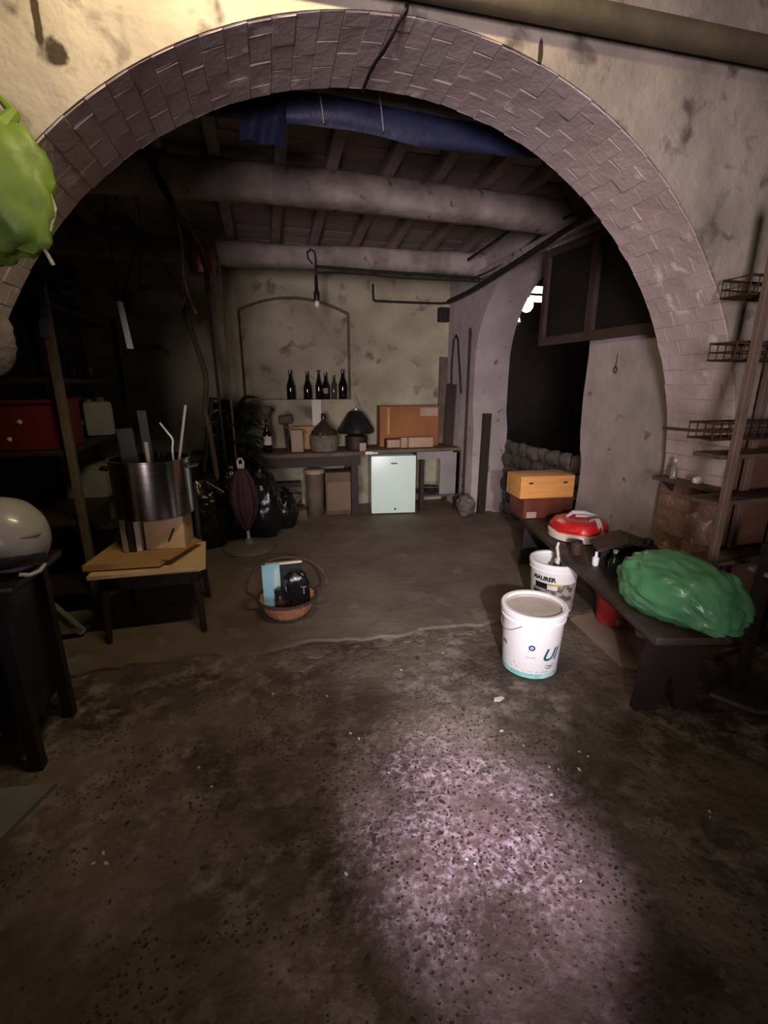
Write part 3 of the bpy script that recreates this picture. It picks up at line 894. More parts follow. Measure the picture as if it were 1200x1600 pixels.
# ------------------------------------------------------------------ buckets
def bucket_parts(t, r0, r1, hh, body_mat, rim_mat, lidz=None, lid_mat=None):
    rf = lambda z: r0 + (r1 - r0) * max(0, min(1, z / hh))
    b = MB()
    prof = [(r0 - 0.012, 0.0), (r0, 0.006), (rf(hh * .5), hh * .5), (rf(hh * .86), hh * .86)]
    prof += [(rf(hh), hh - 0.004), (rf(hh) - 0.006, hh - 0.004), (rf(hh * .86) - 0.006, hh * .86), (r0 - 0.008, 0.012), (0.002, 0.011)]
    b.lathe(prof, seg=56, cap=True); b.build('body', body_mat, t)
    b = MB()
    b.lathe([(rf(hh * .84), hh * .84), (rf(hh * .84) + 0.008, hh * .845), (rf(hh * .87) + 0.008, hh * .87), (rf(hh * .88) + 0.002, hh * .885), (rf(hh) + 0.002, hh * .93), (rf(hh) + 0.010, hh * .94), (rf(hh) + 0.010, hh), (rf(hh) + 0.006, hh + 0.005), (rf(hh) - 0.012, hh + 0.004), (rf(hh) - 0.014, hh - 0.01)], seg=56, cap=False)
    b.build('rim', rim_mat, t)
    return rf

bx, by = 1.325, 1.985
face = math.atan2(-by, -bx)
wb = thing('paint_bucket', 'big white lidded paint bucket standing on the floor before the step', 'bucket', (bx, by, 0.0))
rf = bucket_parts(wb, 0.145, 0.163, 0.365, m_wplastic, m_wplastic)
b = MB(); b.lathe([(0.002, 0.345), (0.136, 0.345), (0.139, 0.350), (0.1505, 0.355), (0.1515, 0.340), (0.142, 0.332), (0.002, 0.332)], seg=56, cap=True); b.build('lid', m_dirtydimlid, wb, label='dusty beige lid, its colour dimmed as less lit, sunk in the white rim')
b = MB()
for i in range(24):
    a = face + PI + 1.6 * (i / 23 - 0.5) - 0.9
    b.box((0.1475 * math.cos(a), 0.1475 * math.sin(a), 0.360), (0.010, 0.005, 0.010), (0, 0, a))
b.build('lid_teeth', m_wplastic, wb, smooth=0)
b = MB()
pts = []
for i in range(22):
    a = face - 1.75 + 1.45 * i / 21
    z = 0.292 - 0.060 * math.sin(PI * min(1, i / 21 * 0.9 + 0.05)) - 0.0 * i
    pts.append(((rf(z) + 0.006) * math.cos(a), (rf(z) + 0.006) * math.sin(a), z + 0.022 * (i / 21)))
b.tube(pts, 0.0022, seg=6); b.build('wire_handle', m_galv, wb)
tl = obj('bottom_band', patch(face - 1.5, face + 1.5, 0.006, 0.034, rf, m_teal, n=40, name='bottom_band'), wb, label='teal printed band at the foot')
b = MB()
q = []
for i in range(30):
    a0 = 2 * PI * i / 30
    q.append((a0, 0.013)); 
me = MB()
ri, ro = 0.0085, 0.0165
v1 = [me.bm.verts.new((ro * math.cos(a), ro * math.sin(a), 0)) for a, _ in q]; v2 = [me.bm.verts.new((ri * math.cos(a), ri * math.sin(a), 0)) for a, _ in q]
for i in range(30): me.bm.faces.new((v1[i], v1[(i + 1) % 30], v2[(i + 1) % 30], v2[i]))
me.bm.faces.new([me.bm.verts.new(p) for p in ((-0.004, 0.001, 0), (0, -0.005, 0), (0.004, 0.001, 0), (0, 0.004, 0))])
obj('blue_emblem', wrap(me.mesh('blue_emblem', m_blueink, 0), face + 0.06, 0.190, rf), wb)
obj('script_lettering', wrap(text_mesh('Ul', 0.098, m_tealink, bold=0.002, shear=0.35), face + 0.70, 0.145, rf), wb)
b = MB()
for k in range(2):
    vv = []
    for i in range(17):
        x = -0.030 + 0.06 * i / 16
        y = 0.004 * math.sin(i * 0.55 + k)
        th = 0.0022 * math.sin(PI * i / 16) + 0.0004
        vv.append((b.bm.verts.new((x, y - 0.013 * k - th, 0)), b.bm.verts.new((x, y - 0.013 * k + th, 0))))
    for p0, p1 in zip(vv, vv[1:]): b.bm.faces.new((p0[0], p1[0], p1[1], p0[1]))
obj('wave_print', wrap(b.mesh('wave_print', m_tealink, 0), face + 0.75, 0.082, rf), wb)
obj('small_print', wrap(text_mesh('ITS', 0.028, m_ink, bold=0.0012), face - 1.02, 0.165, rf), wb)
b = MB()
for x, y, ww, hh_ in ((0, 0.0085, 0.05, 0.001), (0, -0.0085, 0.05, 0.001), (-0.025, 0, 0.001, 0.018), (0.025, 0, 0.001, 0.018), (-0.012, 0, 0.012, 0.004), (0.008, 0, 0.018, 0.004)):
    b.bm.faces.new([b.bm.verts.new(p) for p in ((x - ww / 2, y - hh_ / 2, 0), (x + ww / 2, y - hh_ / 2, 0), (x + ww / 2, y + hh_ / 2, 0), (x - ww / 2, y + hh_ / 2, 0))])
obj('info_panel', wrap(b.mesh('info_panel', m_greyink, 0), face + 0.05, 0.132, rf), wb)
b = MB()
r_ = random.Random(4)
for i in range(16):
    x = -0.11 + 0.20 * i / 15; y = -0.016 + 0.03 * r_.random() * (i < 6) - 0.004 * (i > 5); ww = r_.uniform(0.003, 0.009)
    if r_.random() < 0.8: b.bm.faces.new([b.bm.verts.new(p) for p in ((x, y, 0), (x + ww, y, 0), (x + ww, y + 0.003, 0), (x, y + 0.003, 0))])
obj('fine_print', wrap(b.mesh('fine_print', m_blueink, 0), face + 0.02, 0.066, rf), wb)['kind'] = 'stuff'
b = MB(); b.bm.faces.new([b.bm.verts.new((0.003 * math.cos(k), 0.003 * math.sin(k), 0)) for k in range(6)])
obj('dot_print', wrap(b.mesh('dot_print', m_ink, 0), face - 0.03, 0.170, rf), wb)

mx, my = 1.815, 2.53
face = math.atan2(-my, -mx)
mb_ = thing('grout_bucket', 'open white printed bucket with a brush, tucked under the bench edge', 'bucket', (mx, my, SL))
rf = bucket_parts(mb_, 0.135, 0.155, 0.352, m_wplastic, m_wplastic)
b = MB(); b.lathe([(0.001, 0.25), (0.125, 0.25), (0.12, 0.24), (0.001, 0.24)], seg=40); b.build('grey_contents', M('dark_mortar', (0.06, 0.052, 0.05), rough=0.9, bump=0.4), mb_)
fz = face - 0.10
obj('stone_print', patch(fz - 0.85, fz + 1.35, 0.03, 0.226, rf, m_stoneprint, n=30, name='stone_print'), mb_, label='grey printed picture of stones')
obj('white_panel', patch(fz - 0.85, fz + 0.32, 0.185, 0.285, rf, m_wplastic, lift=0.0014, n=20, name='white_panel'), mb_)
obj('yellow_stripe', patch(fz - 0.10, fz + 0.55, 0.214, 0.228, rf, m_yellow, lift=0.0018, n=12, name='yellow_stripe'), mb_)
obj('brand_lettering', wrap(text_mesh('MAURER', 0.040, m_ink, bold=0.0022), fz - 0.30, 0.256, rf, lift=0.0022), mb_)
obj('black_panel', patch(fz - 0.70, fz - 0.12, 0.186, 0.226, rf, m_ink, lift=0.0020, n=12, name='black_panel'), mb_)
obj('dark_stripe', patch(fz - 0.80, fz - 0.12, 0.150, 0.166, rf, m_ink, lift=0.0020, n=12, name='dark_stripe'), mb_)
obj('pale_panel', patch(fz - 0.80, fz - 0.2, 0.112, 0.142, rf, m_paper, lift=0.0020, n=12, name='pale_panel'), mb_)
b = MB(); b.tube([(0.139 * math.cos(face + a), 0.139 * math.sin(face + a), 0.285 - 0.05 * math.sin((a + 1.5) / 3 * PI)) for a in [-1.5 + 3 * i / 20 for i in range(21)]], 0.002, seg=6)
# paint brush standing in the open bucket
br = thing('paint_brush', 'white-handled brush standing in the open printed bucket', 'brush', (1.80, 2.475, SL + 0.255), 0)
b = MB(); b.bar((0, 0, 0.03), (-0.004, 0.004, 0.09), 0.05, 0.02, up=(0, 1, 0)); b.build('bristles', m_black, br, smooth=0)
b = MB(); b.tube([(-0.004, 0.004, 0.085), (0.0, 0.0, 0.13), (-0.02, 0.0, 0.20), (-0.012, 0.0, 0.235)], [0.016, 0.011, 0.010, 0.007], seg=10); b.build('handle', m_cream, br)

rc = thing('red_bucket', 'small dark red bucket with a paper label under the bench', 'bucket', (2.10, 2.27, 0.012))
face = math.atan2(-2.27, -2.10)
rf = bucket_parts(rc, 0.098, 0.108, 0.20, m_redtin, m_redtin)
b = MB(); b.lathe([(0.001, 0.195), (0.102, 0.195), (0.102, 0.188), (0.001, 0.188)], seg=40); b.build('lid', m_redtin, rc)
obj('paper_label', patch(face + 0.25, face + 0.85, 0.022, 0.062, rf, m_pinkcard, n=10, name='paper_label'), rc)
b = MB(); b.bar((-0.06, -0.03, 0.20), (0.03, 0.03, 0.21), 0.05, 0.01); b.build('paper_scrap', m_paper, rc, smooth=0)
wc = thing('white_tin', 'small grey-white tin just right of the red bucket under the bench', 'tin', (2.165, 2.07, 0.012))
b = MB(); b.lathe([(0.05, 0), (0.053, 0.005), (0.053, 0.15), (0.05, 0.156)], seg=30); b.build('body', m_cream, wc)
b = MB(); b.lathe([(0.055, 0.15), (0.056, 0.165), (0.045, 0.167), (0.044, 0.158), (0.001, 0.158)], seg=30); b.build('lid', m_galv, wc)

b = MB(); b.prism([(1.86, 2.37), (2.10, 2.42), (2.28, 2.0), (1.92, 1.74), (1.80, 1.82)], lambda x, y: (x, y, 0.0005), (0, 0, 0.011))
tag(b.build('floor_board', m_pinkcard, smooth=0), 'pale board lying on the floor beneath the red bucket', 'board')
b = MB(); b.prism([(2.05, 1.52), (2.62, 1.62), (2.62, 1.20), (2.15, 1.36)], lambda x, y: (x, y, 0.0005), (0, 0, 0.02))
tag(b.build('floor_plank', m_oldwood, smooth=0), 'grey plank lying on the floor behind the bench near the rack', 'board')

# ------------------------------------------------------------------ wire rack against the right of the arch wall
rk = thing('wire_rack', 'rack of wire baskets on brown wooden posts against the right arch wall', 'rack', (0, 0, 0))
for x, y, z0 in ((2.145, 1.72, 0), (2.76, 1.72, 0), (2.50, 1.91, 0), (2.78, 1.91, 0)):
    b = MB(); b.bar((x, y, z0), (x, y, 2.25), 0.042, 0.028, up=(0, 1, 0), bev=0.003); b.build('post', m_palewood, rk, smooth=0)
for z, x0 in ((1.885, 2.09), (1.61, 2.08), (1.245, 2.04)):
    b = MB()
    y0, y1, x1 = 1.755, 1.89, 2.74
    for dz, rr in ((0, 0.006), (0.075, 0.006), (0.035, 0.004)):
        b.tube([(x0, y0, z + dz), (x1, y0, z + dz), (x1, y1, z + dz), (x0, y1, z + dz)], rr, seg=6, closed=True)
    for i in range(15):
        x = x0 + (x1 - x0) * i / 14
        b.tube([(x, y0, z + 0.075), (x, y0, z), (x, y1, z), (x, y1, z + 0.075)], 0.0032, seg=5)
    for i in range(1, 5):
        y = y0 + (y1 - y0) * i / 5
        b.tube([(x0, y, z), (x1, y, z)], 0.003, seg=5)
    b.build('basket', m_iron, rk)
for z in (1.16, 0.93, 0.60):
    b = MB(); b.box((2.44, 1.82, z), (0.68, 0.16, 0.022), bev=0.003); b.build('shelf', m_oldwood, rk)
b = MB(); b.tube([(1.73, 1.735, 1.31), (1.9, 1.735, 1.295), (2.16, 1.735, 1.285)], 0.007, seg=8)
b.build('rail', m_iron, rk)
def small_bottle(loc, label, mat, s=1.0):
    t = thing('bottle', label, 'bottle', loc)
    b = MB(); b.lathe([(0.018 * s, 0), (0.021 * s, 0.004), (0.021 * s, 0.06 * s), (0.009 * s, 0.085 * s), (0.008 * s, 0.105 * s)], seg=18); b.build('body', mat, t)
    b = MB(); b.lathe([(0.010 * s, 0.105 * s), (0.010 * s, 0.12 * s), (0.006 * s, 0.122 * s)], seg=14); b.build('cap', m_paper, t)
# ledge on the right jamb
lg = thing('ledge_board', 'narrow brown board fixed as a ledge on the right jamb', 'shelf', (2.385, 2.17, 0.935))
b = MB(); b.box((0, 0, 0), (0.10, 0.40, 0.022), bev=0.003); b.build('board', m_oldwood, lg)
b = MB()
for y in (-0.13, 0.13):
    b = MB(); b.prism([(0.05, -0.011), (-0.03, -0.011), (0.05, -0.08)], lambda x, z: (x, y - 0.01, z), (0, 0.02, 0))
    b.build('bracket', m_iron, lg, smooth=0)
small_bottle((2.372, 2.25, 0.946), 'little pale glass bottle standing on the jamb ledge', m_clear)
b = MB(); b.blob((0, 0, 0.022), (0.035, 0.025, 0.024), amp=0.3, sub=2, seed=3)
o = b.build('plaster_lump', m_chip); o.location = (2.37, 2.08, 0.946); tag(o, 'whitish lump of plaster on the jamb ledge', 'rubble')
b = MB(); b.bar((2.21, 1.50, 0.0), (2.19, 1.50, 0.80), 0.06, 0.03, up=(0, 1, 0)); b.bar((2.21, 1.50, 0.58), (2.7, 1.46, 0.60), 0.03, 0.05); b.bar((2.68, 1.46, 0), (2.68, 1.48, 0.64), 0.06, 0.03, up=(0, 1, 0))
tag(b.build('trestle', m_darkwood, smooth=0), 'dark wooden trestle standing behind the green bag at the right', 'trestle')
b = MB(); b.box((2.48, 1.44, 0.655), (0.62, 0.20, 0.02), (0, 0, R(-5)), bev=0.003)
tag(b.build('trestle_board', m_greyboard), 'grey board lying on top of the dark trestle', 'board')

# hook and tag on the right wall pier
hk = thing('wall_hook', 'small dark hook on a string on the pale pier', 'hook', (xw(2.95), 2.95, 1.62))
b = MB(); b.tube([(-0.005, 0, 0.09), (-0.006, 0.005, 0.02), (-0.01, 0.0, 0.0)], 0.0025, seg=5); b.build('string', m_cable, hk)
b = MB(); b.tube([(-0.01, 0.015 * math.cos(k * PI / 8), -0.02 + 0.02 * math.sin(k * PI / 8)) for k in range(16)], 0.004, seg=6, closed=True); b.build('ring', m_iron, hk)
xk = thing('iron_cross', 'small black iron cross-shaped hook high on the right arch wall', 'hook', (2.62, 1.945, 1.98))
b = MB(); b.bar((-0.05, -0.01, -0.04), (0.05, -0.01, 0.05), 0.012, 0.012); b.build('bar', m_darkmetal, xk, smooth=0)
b = MB(); b.bar((-0.03, -0.015, 0.05), (0.04, -0.015, -0.05), 0.012, 0.012); b.build('bar', m_darkmetal, xk, smooth=0)

# things leaning in the far right corner
b = MB(); b.bar((2.10, 5.47, 0.785), (2.15, 5.60, 1.82), 0.10, 0.025, up=(0, 1, 0)); tag(b.build('plank', m_oldwood, smooth=0), 'dark plank leaning in the far right corner, left of the thin pole', 'plank')
b = MB(); b.bar((2.13, 5.30, 0.785), (2.19, 5.40, 1.50), 0.12, 0.02, up=(0, 1, 0)); tag(b.build('plank', m_darkwood, smooth=0), 'shorter dark board leaning at the foot of the far right corner', 'plank')
b = MB(); b.tube([(2.245, 5.04, SL), (2.255, 5.08, 2.10)], 0.014, seg=10); tag(b.build('pole', m_darkwood), 'thin upright pole leaning on the right wall beside the side arch', 'pole')
b = MB(); b.tube([(2.17, 5.36, 1.45), (2.18, 5.40, 1.8), (2.185, 5.38, 2.0), (2.195, 5.33, 2.05), (2.20, 5.29, 2.0), (2.215, 5.22, 1.6), (2.22, 5.18, 1.40)], 0.011, seg=8)
tag(b.build('hose_loop', m_cable), 'dark hose hung in a loop on the right wall by the corner', 'hose')
b = MB(); b.bar((2.40, 4.86, SL), (2.42, 4.88, 1.18), 0.09, 0.05, up=(0, 1, 0)); tag(b.build('post', m_darkwood, smooth=0), 'black upright post in the foot of the side arch', 'post')
b = MB(); b.blob((2.17, 4.78, 0.14), (0.10, 0.14, 0.12), amp=0.4, sub=3, seed=5, flat=-0.12); tag(b.build('rubble_heap', m_stone), 'heap of rubble against the foot of the far side-arch pier', 'rubble')

# ------------------------------------------------------------------ back wall: tables, fridge, boxes
wk = thing('workbench', 'long dark brown workbench against the back wall, left of the fridge', 'table', (0, 0, 0))
b = MB(); b.box((0.10, 5.36, 0.745), (1.90, 0.54, 0.045), bev=0.006); b.build('top', m_oldwood, wk)
b = MB(); b.box((0.10, 5.13, 0.665), (1.80, 0.03, 0.11)); b.build('apron', m_darkwood, wk, smooth=0)
for x in (-0.78, 0.93):
    for y in (5.14, 5.56):
        b = MB(); b.box((x, y, (0.72 + SL) / 2), (0.08, 0.07, 0.72 - SL)); b.build('leg', m_darkwood, wk, smooth=0)
t2 = thing('side_table', 'grey-brown table over the white fridge in the right corner', 'table', (0, 0, 0))
b = MB(); b.box((1.62, 5.30, 0.765), (1.12, 0.50, 0.035), bev=0.006); b.build('top', m_oldwood, t2)
b = MB(); b.box((1.88, 5.08, 0.70), (0.44, 0.025, 0.085)); b.build('apron', m_greyboard, t2, smooth=0)
b = MB(); b.box((2.075, 5.10, 0.47), (0.24, 0.02, 0.50)); b.build('door_panel', m_greyboard, t2, smooth=0, label='pale grey door panel')
b = MB(); b.box((1.98, 5.28, 0.20), (0.46, 0.36, 0.02)); b.build('shelf', m_oldwood, t2, smooth=0)
for x in (1.735, 2.185):
    for y in (5.115, 5.50):
        b = MB(); b.box((x, y, (0.745 + SL) / 2), (0.05, 0.05, 0.745 - SL)); b.build('leg', m_darkwood, t2, smooth=0)
b = MB(); b.box((1.08, 5.03, 0.76), (0.09, 0.05, 0.035), bev=0.012); b.box((1.15, 5.04, 0.755), (0.07, 0.04, 0.02), bev=0.008)
o = b.build('rag', m_paper, t2); o['label'] = 'pale broken corner of the table top'

FR = math.atan2(5.02 - 5.09, 1.64 - 1.11)
fg = thing('mini_fridge', 'small white-green mini fridge under the right table', 'fridge', (1.375, 5.055, SL), FR)
FW, FH, FD = 0.52, 0.69, 0.44
b = MB(); b.box((0, FD / 2 + 0.045, FH / 2 + 0.012), (FW - 0.01, FD - 0.04, FH - 0.024), bev=0.008); b.build('cabinet', m_fridge, fg)
b = MB(); b.box((0, 0.052, FH / 2 + 0.01), (FW - 0.03, 0.014, FH - 0.04)); b.build('gasket', m_gasket, fg, smooth=0)
dr = MB(); dr.box((0, 0.022, FH / 2 + 0.008), (FW, 0.045, FH - 0.012), bev=0.010); dr = dr.build('door', m_fridge, fg)
b = MB(); b.box((0.005, -0.001, FH - 0.085), (0.075, 0.004, 0.014), bev=0.002); b.build('badge', m_ink, dr, label='small dark badge near the top')
b = MB(); b.lathe([(0.001, 0), (0.012, 0), (0.012, 0.006), (0.001, 0.008)], seg=16)
for v in b.bm.verts: v.co = Vector((v.co.x, -v.co.z, v.co.y))
b.build('lock', m_ink, dr, loc=(0.02, 0.0, 0.065), label='black round lock near the bottom')
for x in (-0.2, 0.2):
    b = MB(); b.lathe([(0.018, 0), (0.018, 0.014)], c=(x, 0.08, 0), seg=12); b.build('foot', m_black, fg)

TB = 0.768  # top of the workbench
def bottle(loc, hgt, rad, label, glass=m_glass, papers=None, shoulder=0.55, group=None, slim=False):
    t = thing('bottle', label, 'bottle', loc, 0, group)
    b = MB()
    if slim:
        prof = [(rad * .9, 0), (rad, 0.006), (rad, hgt * .62), (rad * .6, hgt * .72), (rad * .42, hgt * .80), (rad * .42, hgt * .97), (rad * .5, hgt * .975), (rad * .5, hgt)]
    else:
        prof = [(rad * .9, 0), (rad, 0.008), (rad, hgt * (shoulder - .13)), (rad * .92, hgt * (shoulder - .03)), (rad * .62, hgt * (shoulder + .10)), (rad * .40, hgt * (shoulder + .20)), (rad * .33, hgt * .88), (rad * .33, hgt * .93), (rad * .42, hgt * .94), (rad * .42, hgt * .985), (rad * .34, hgt)]
    b.lathe(prof, seg=22); b.build('body', glass, t)
    if papers:
        face = math.atan2(-loc[1], -loc[0])
        obj('paper_label', patch(face - papers[2] , face + papers[2], hgt * papers[0], hgt * papers[1], lambda z: rad, papers[3], n=12, name='paper_label'), t)
    return t
nz = NZ0
ny = 5.735
bottle((0.294, ny, nz), 0.335, 0.050, 'tall dark champagne bottle at the left end of the niche row', shoulder=0.52)
bottle((0.49, ny, nz), 0.32, 0.048, 'second dark bottle from the left in the niche, standing alone', shoulder=0.5)
bottle((0.628, ny + 0.03, nz), 0.335, 0.040, 'dark bottle half hidden behind the labelled bottle in the niche', shoulder=0.55)
bottle((0.705, ny - 0.02, nz), 0.31, 0.046, 'dark niche bottle with a pale label', papers=(0.22, 0.42, 0.6, m_pinkcard), shoulder=0.52)
bottle((0.805, ny, nz), 0.28, 0.032, 'slim clear-grey bottle in the niche, second from the right', glass=M('smoky_glass', (0.05, 0.048, 0.04), rough=0.08, bump=0), slim=True)
bottle((0.915, ny, nz), 0.345, 0.052, 'tall dark bottle at the right end of the niche row', shoulder=0.55)

bottle((-0.01, 5.28, TB), 0.36, 0.050, 'dark wine bottle with a white label standing on the workbench', papers=(0.24, 0.50, 1.0, m_paper), shoulder=0.62)
fn = thing('funnel', 'brown funnel stuck in the neck of the white-labelled wine bottle', 'funnel', (-0.01, 5.28, TB + 0.362))
b = MB(); b.lathe([(0.008, -0.012), (0.014, 0.0), (0.02, 0.03), (0.058, 0.07), (0.064, 0.135), (0.060, 0.135), (0.052, 0.075), (0.012, 0.035)], seg=24, cap=False); b.build('cone', m_oldwood, fn)
ct = thing('tall_box', 'tall pale carton with open flaps on the workbench', 'box', (0.315, 5.30, TB), R(-6))
b = MB(); b.box((0, 0, 0.12), (0.13, 0.11, 0.24), bev=0.003); b.build('body', m_pinkcard, ct)
b = MB(); b.bar((-0.065, 0, 0.24), (-0.13, 0, 0.285), 0.10, 0.004); b.build('flap', m_card, ct, smooth=0)
b = MB(); b.bar((0.065, 0, 0.24), (0.11, 0, 0.20), 0.10, 0.004); b.build('flap', m_card, ct, smooth=0)
gr = thing('wooden_mallet', 'dark brown mallet leaning behind the tall pale carton', 'tool', (0.215, 5.42, TB), R(0))
b = MB(); b.tube([(0, 0, 0), (-0.02, 0.08, 0.30)], 0.022, seg=10); b.build('handle', m_darkwood, gr)
b = MB(); b.tube([(-0.085, 0.085, 0.335), (0.055, 0.095, 0.345)], 0.052, seg=16); b.build('head', m_oldwood, gr)
bd = thing('carton', 'flat brown carton behind the demijohn on the workbench', 'box', (0.44, 5.50, TB), 0)
b = MB(); b.box((0, 0, 0.13), (0.34, 0.09, 0.26), bev=0.004); b.build('body', m_card, bd)
b = MB(); b.bar((-0.17, -0.046, 0.13), (0.17, -0.046, 0.13), 0.004, 0.04); b.build('tape', m_pinkcard, bd, smooth=0)
wp_ = thing('leaning_board', 'narrow white board standing behind the demijohn', 'board', (0.575, 5.565, TB), R(-3))
b = MB(); b.bar((0, 0, 0), (0, 0.05, 0.555), 0.11, 0.014, up=(0, 1, 0)); b.build('board', m_paper, wp_, smooth=0)
dm = thing('demijohn', 'squat grey-brown wicker demijohn with a dark stopper on the workbench', 'jug', (0.612, 5.25, TB), R(70))
b = MB(); b.lathe([(0.13, 0), (0.15, 0.01), (0.163, 0.08), (0.163, 0.16), (0.155, 0.185)], seg=32); b.build('wicker', m_demi, dm)
b = MB(); b.lathe([(0.153, 0.185), (0.14, 0.22), (0.09, 0.28), (0.04, 0.325), (0.026, 0.345), (0.026, 0.37), (0.032, 0.372), (0.032, 0.385)], seg=32); b.build('glass', M('demijohn_glass', (0.035, 0.028, 0.02), rough=0.25, bump=0), dm)
b = MB(); b.lathe([(0.022, 0.385), (0.028, 0.41), (0.02, 0.418)], seg=14); b.build('stopper', m_darkwood, dm)
b = MB()
for s in (-1, 1): b.tube([(s * 0.15, 0, 0.16), (s * 0.19, 0, 0.185), (s * 0.17, 0, 0.215), (s * 0.13, 0, 0.21)], 0.009, seg=8)
b.build('handle', m_demi, dm)
hd = thing('lamp_hood', 'big black metal hood on a dark drum, right of the demijohn', 'hood', (1.0, 5.35, TB))
b = MB(); b.lathe([(0.12, 0), (0.13, 0.01), (0.13, 0.15), (0.10, 0.16)], seg=32); b.build('drum', m_darkwood, hd)
def hood(a, z): return 1 + 0.03 * math.sin(3 * a)
b = MB(); b.lathe([(0.20, 0.185), (0.215, 0.205), (0.205, 0.235), (0.15, 0.33), (0.09, 0.42), (0.06, 0.44), (0.001, 0.445), (0.001, 0.435), (0.05, 0.43), (0.14, 0.325), (0.19, 0.22), (0.19, 0.19)], seg=36, wob=hood, cap=False); b.build('hood', m_black, hd)
b = MB(); b.lathe([(0.02, 0.44), (0.02, 0.465), (0.008, 0.475)], seg=14); b.build('knob', m_galv, hd)
b = MB(); b.tube([(0.03, -0.01, 0.46), (-0.02, 0.05, 0.62)], 0.006, seg=6); b.build('rod', m_rope, hd)
tg = thing('paper_pack', 'small pale pack standing at the foot of the black hood', 'box', (1.035, 5.155, TB))
b = MB(); b.box((0, 0, 0.045), (0.075, 0.045, 0.09), bev=0.003); b.build('body', m_pinkcard, tg)

TT = 0.783
cx = thing('large_carton', 'large orange-brown carton with a pale label on the right table', 'box', (1.645, 5.42, TT), R(-2))
b = MB(); b.box((0, 0, 0.235), (0.72, 0.20, 0.47), bev=0.004); b.build('body', m_cardred, cx)
b = MB(); b.box((0.235, -0.102, 0.40), (0.215, 0.003, 0.095)); b.build('paper_label', m_pinkcard, cx, smooth=0)
b = MB(); b.box((-0.26, -0.102, 0.30), (0.03, 0.003, 0.31)); b.build('tape', m_card, cx, smooth=0)
sb = thing('tin_box', 'small brown tin box with rounded corners before the large carton', 'box', (1.40, 5.20, TT))
b = MB(); b.box((0, 0, 0.055), (0.18, 0.10, 0.11), bev=0.012); b.build('body', m_iron, sb)
b = MB(); b.box((0, -0.052, 0.055), (0.15, 0.004, 0.085), bev=0.001); b.build('front', m_pinkcard, sb)
for i, (x, wd, hg, lab, mt) in enumerate(((1.535, 0.085, 0.115, 'small pinkish pack right of the brown tin box', m_pinkcard), (1.745, 0.30, 0.115, 'low wide pale carton at the foot of the large carton', m_pinkcard))):
    t = thing('carton', lab, 'box', (x, 5.23, TT), R(-2))
    b = MB(); b.box((0, 0, hg / 2), (wd, 0.09, hg), bev=0.003); b.build('body', mt, t)
    b = MB(); b.box((0, -0.0455, hg * .5), (wd * .95, 0.002, 0.02)); b.build('tape', m_card, t, smooth=0)

# under the workbench
ud = thing('waste_bin', 'tall narrow brown bin under the workbench, left of the square carton', 'bin', (0.485, 5.24, SL))
b = MB(); b.lathe([(0.085, 0), (0.09, 0.01), (0.108, 0.52), (0.10, 0.52), (0.08, 0.03), (0.001, 0.03)], seg=28); b.build('body', m_oldwood, ud)
b = MB(); b.lathe([(0.112, 0.50), (0.116, 0.51), (0.116, 0.545), (0.10, 0.55), (0.001, 0.555)], seg=28); b.build('lid', m_pinkcard, ud)
sq = thing('carton', 'square brown carton under the workbench beside the fridge', 'box', (0.797, 5.34, SL), R(-2))
b = MB(); b.box((0, 0, 0.25), (0.375, 0.28, 0.50), bev=0.005); b.build('body', m_oldwood, sq)
b = MB(); b.box((-0.02, -0.142, 0.22), (0.29, 0.003, 0.34)); b.build('front_sheet', M('dull_card', (0.17, 0.115, 0.075), rough=0.9, bump=0.1), sq, smooth=0)
pn = thing('glass_bowl', 'glass bowl glinting on the floor under the workbench', 'bowl', (0.19, 5.20, SL + 0.11))
b = MB(); b.lathe([(0.05, 0), (0.06, 0.005), (0.13, 0.10), (0.14, 0.14), (0.135, 0.14), (0.12, 0.10), (0.05, 0.012), (0.001, 0.01)], seg=30); b.build('body', m_clear, pn)
b = MB(); b.box((0.19, 5.22, SL + 0.055), (0.36, 0.28, 0.11), bev=0.005); tag(b.build('crate', m_oldwood), 'low brown crate carrying the glass bowl under the workbench', 'crate')
bo = thing('bottle_crate', 'dark crate far back under the workbench behind the glass bowl', 'crate', (0.12, 5.50, SL))
b = MB(); b.box((0, 0, 0.18), (0.44, 0.16, 0.36), bev=0.004); b.build('body', m_darkwood, bo)
b = MB()
for z in (0.08, 0.18, 0.28): b.box((0, -0.085, z), (0.44, 0.01, 0.06))
b.build('slat', m_oldwood, bo, smooth=0)
ju = thing('steel_bowl', 'grey bowl on the low shelf of the right table', 'bowl', (1.90, 5.26, 0.211))
b = MB(); b.lathe([(0.05, 0), (0.06, 0.004), (0.10, 0.08), (0.095, 0.08), (0.05, 0.01), (0.001, 0.009)], seg=28); b.build('body', m_darkmetal, ju)
b = MB(); b.lathe([(0.10, 0.078), (0.107, 0.082), (0.10, 0.086)], seg=28, cap=False); b.build('rim', m_galv, ju)

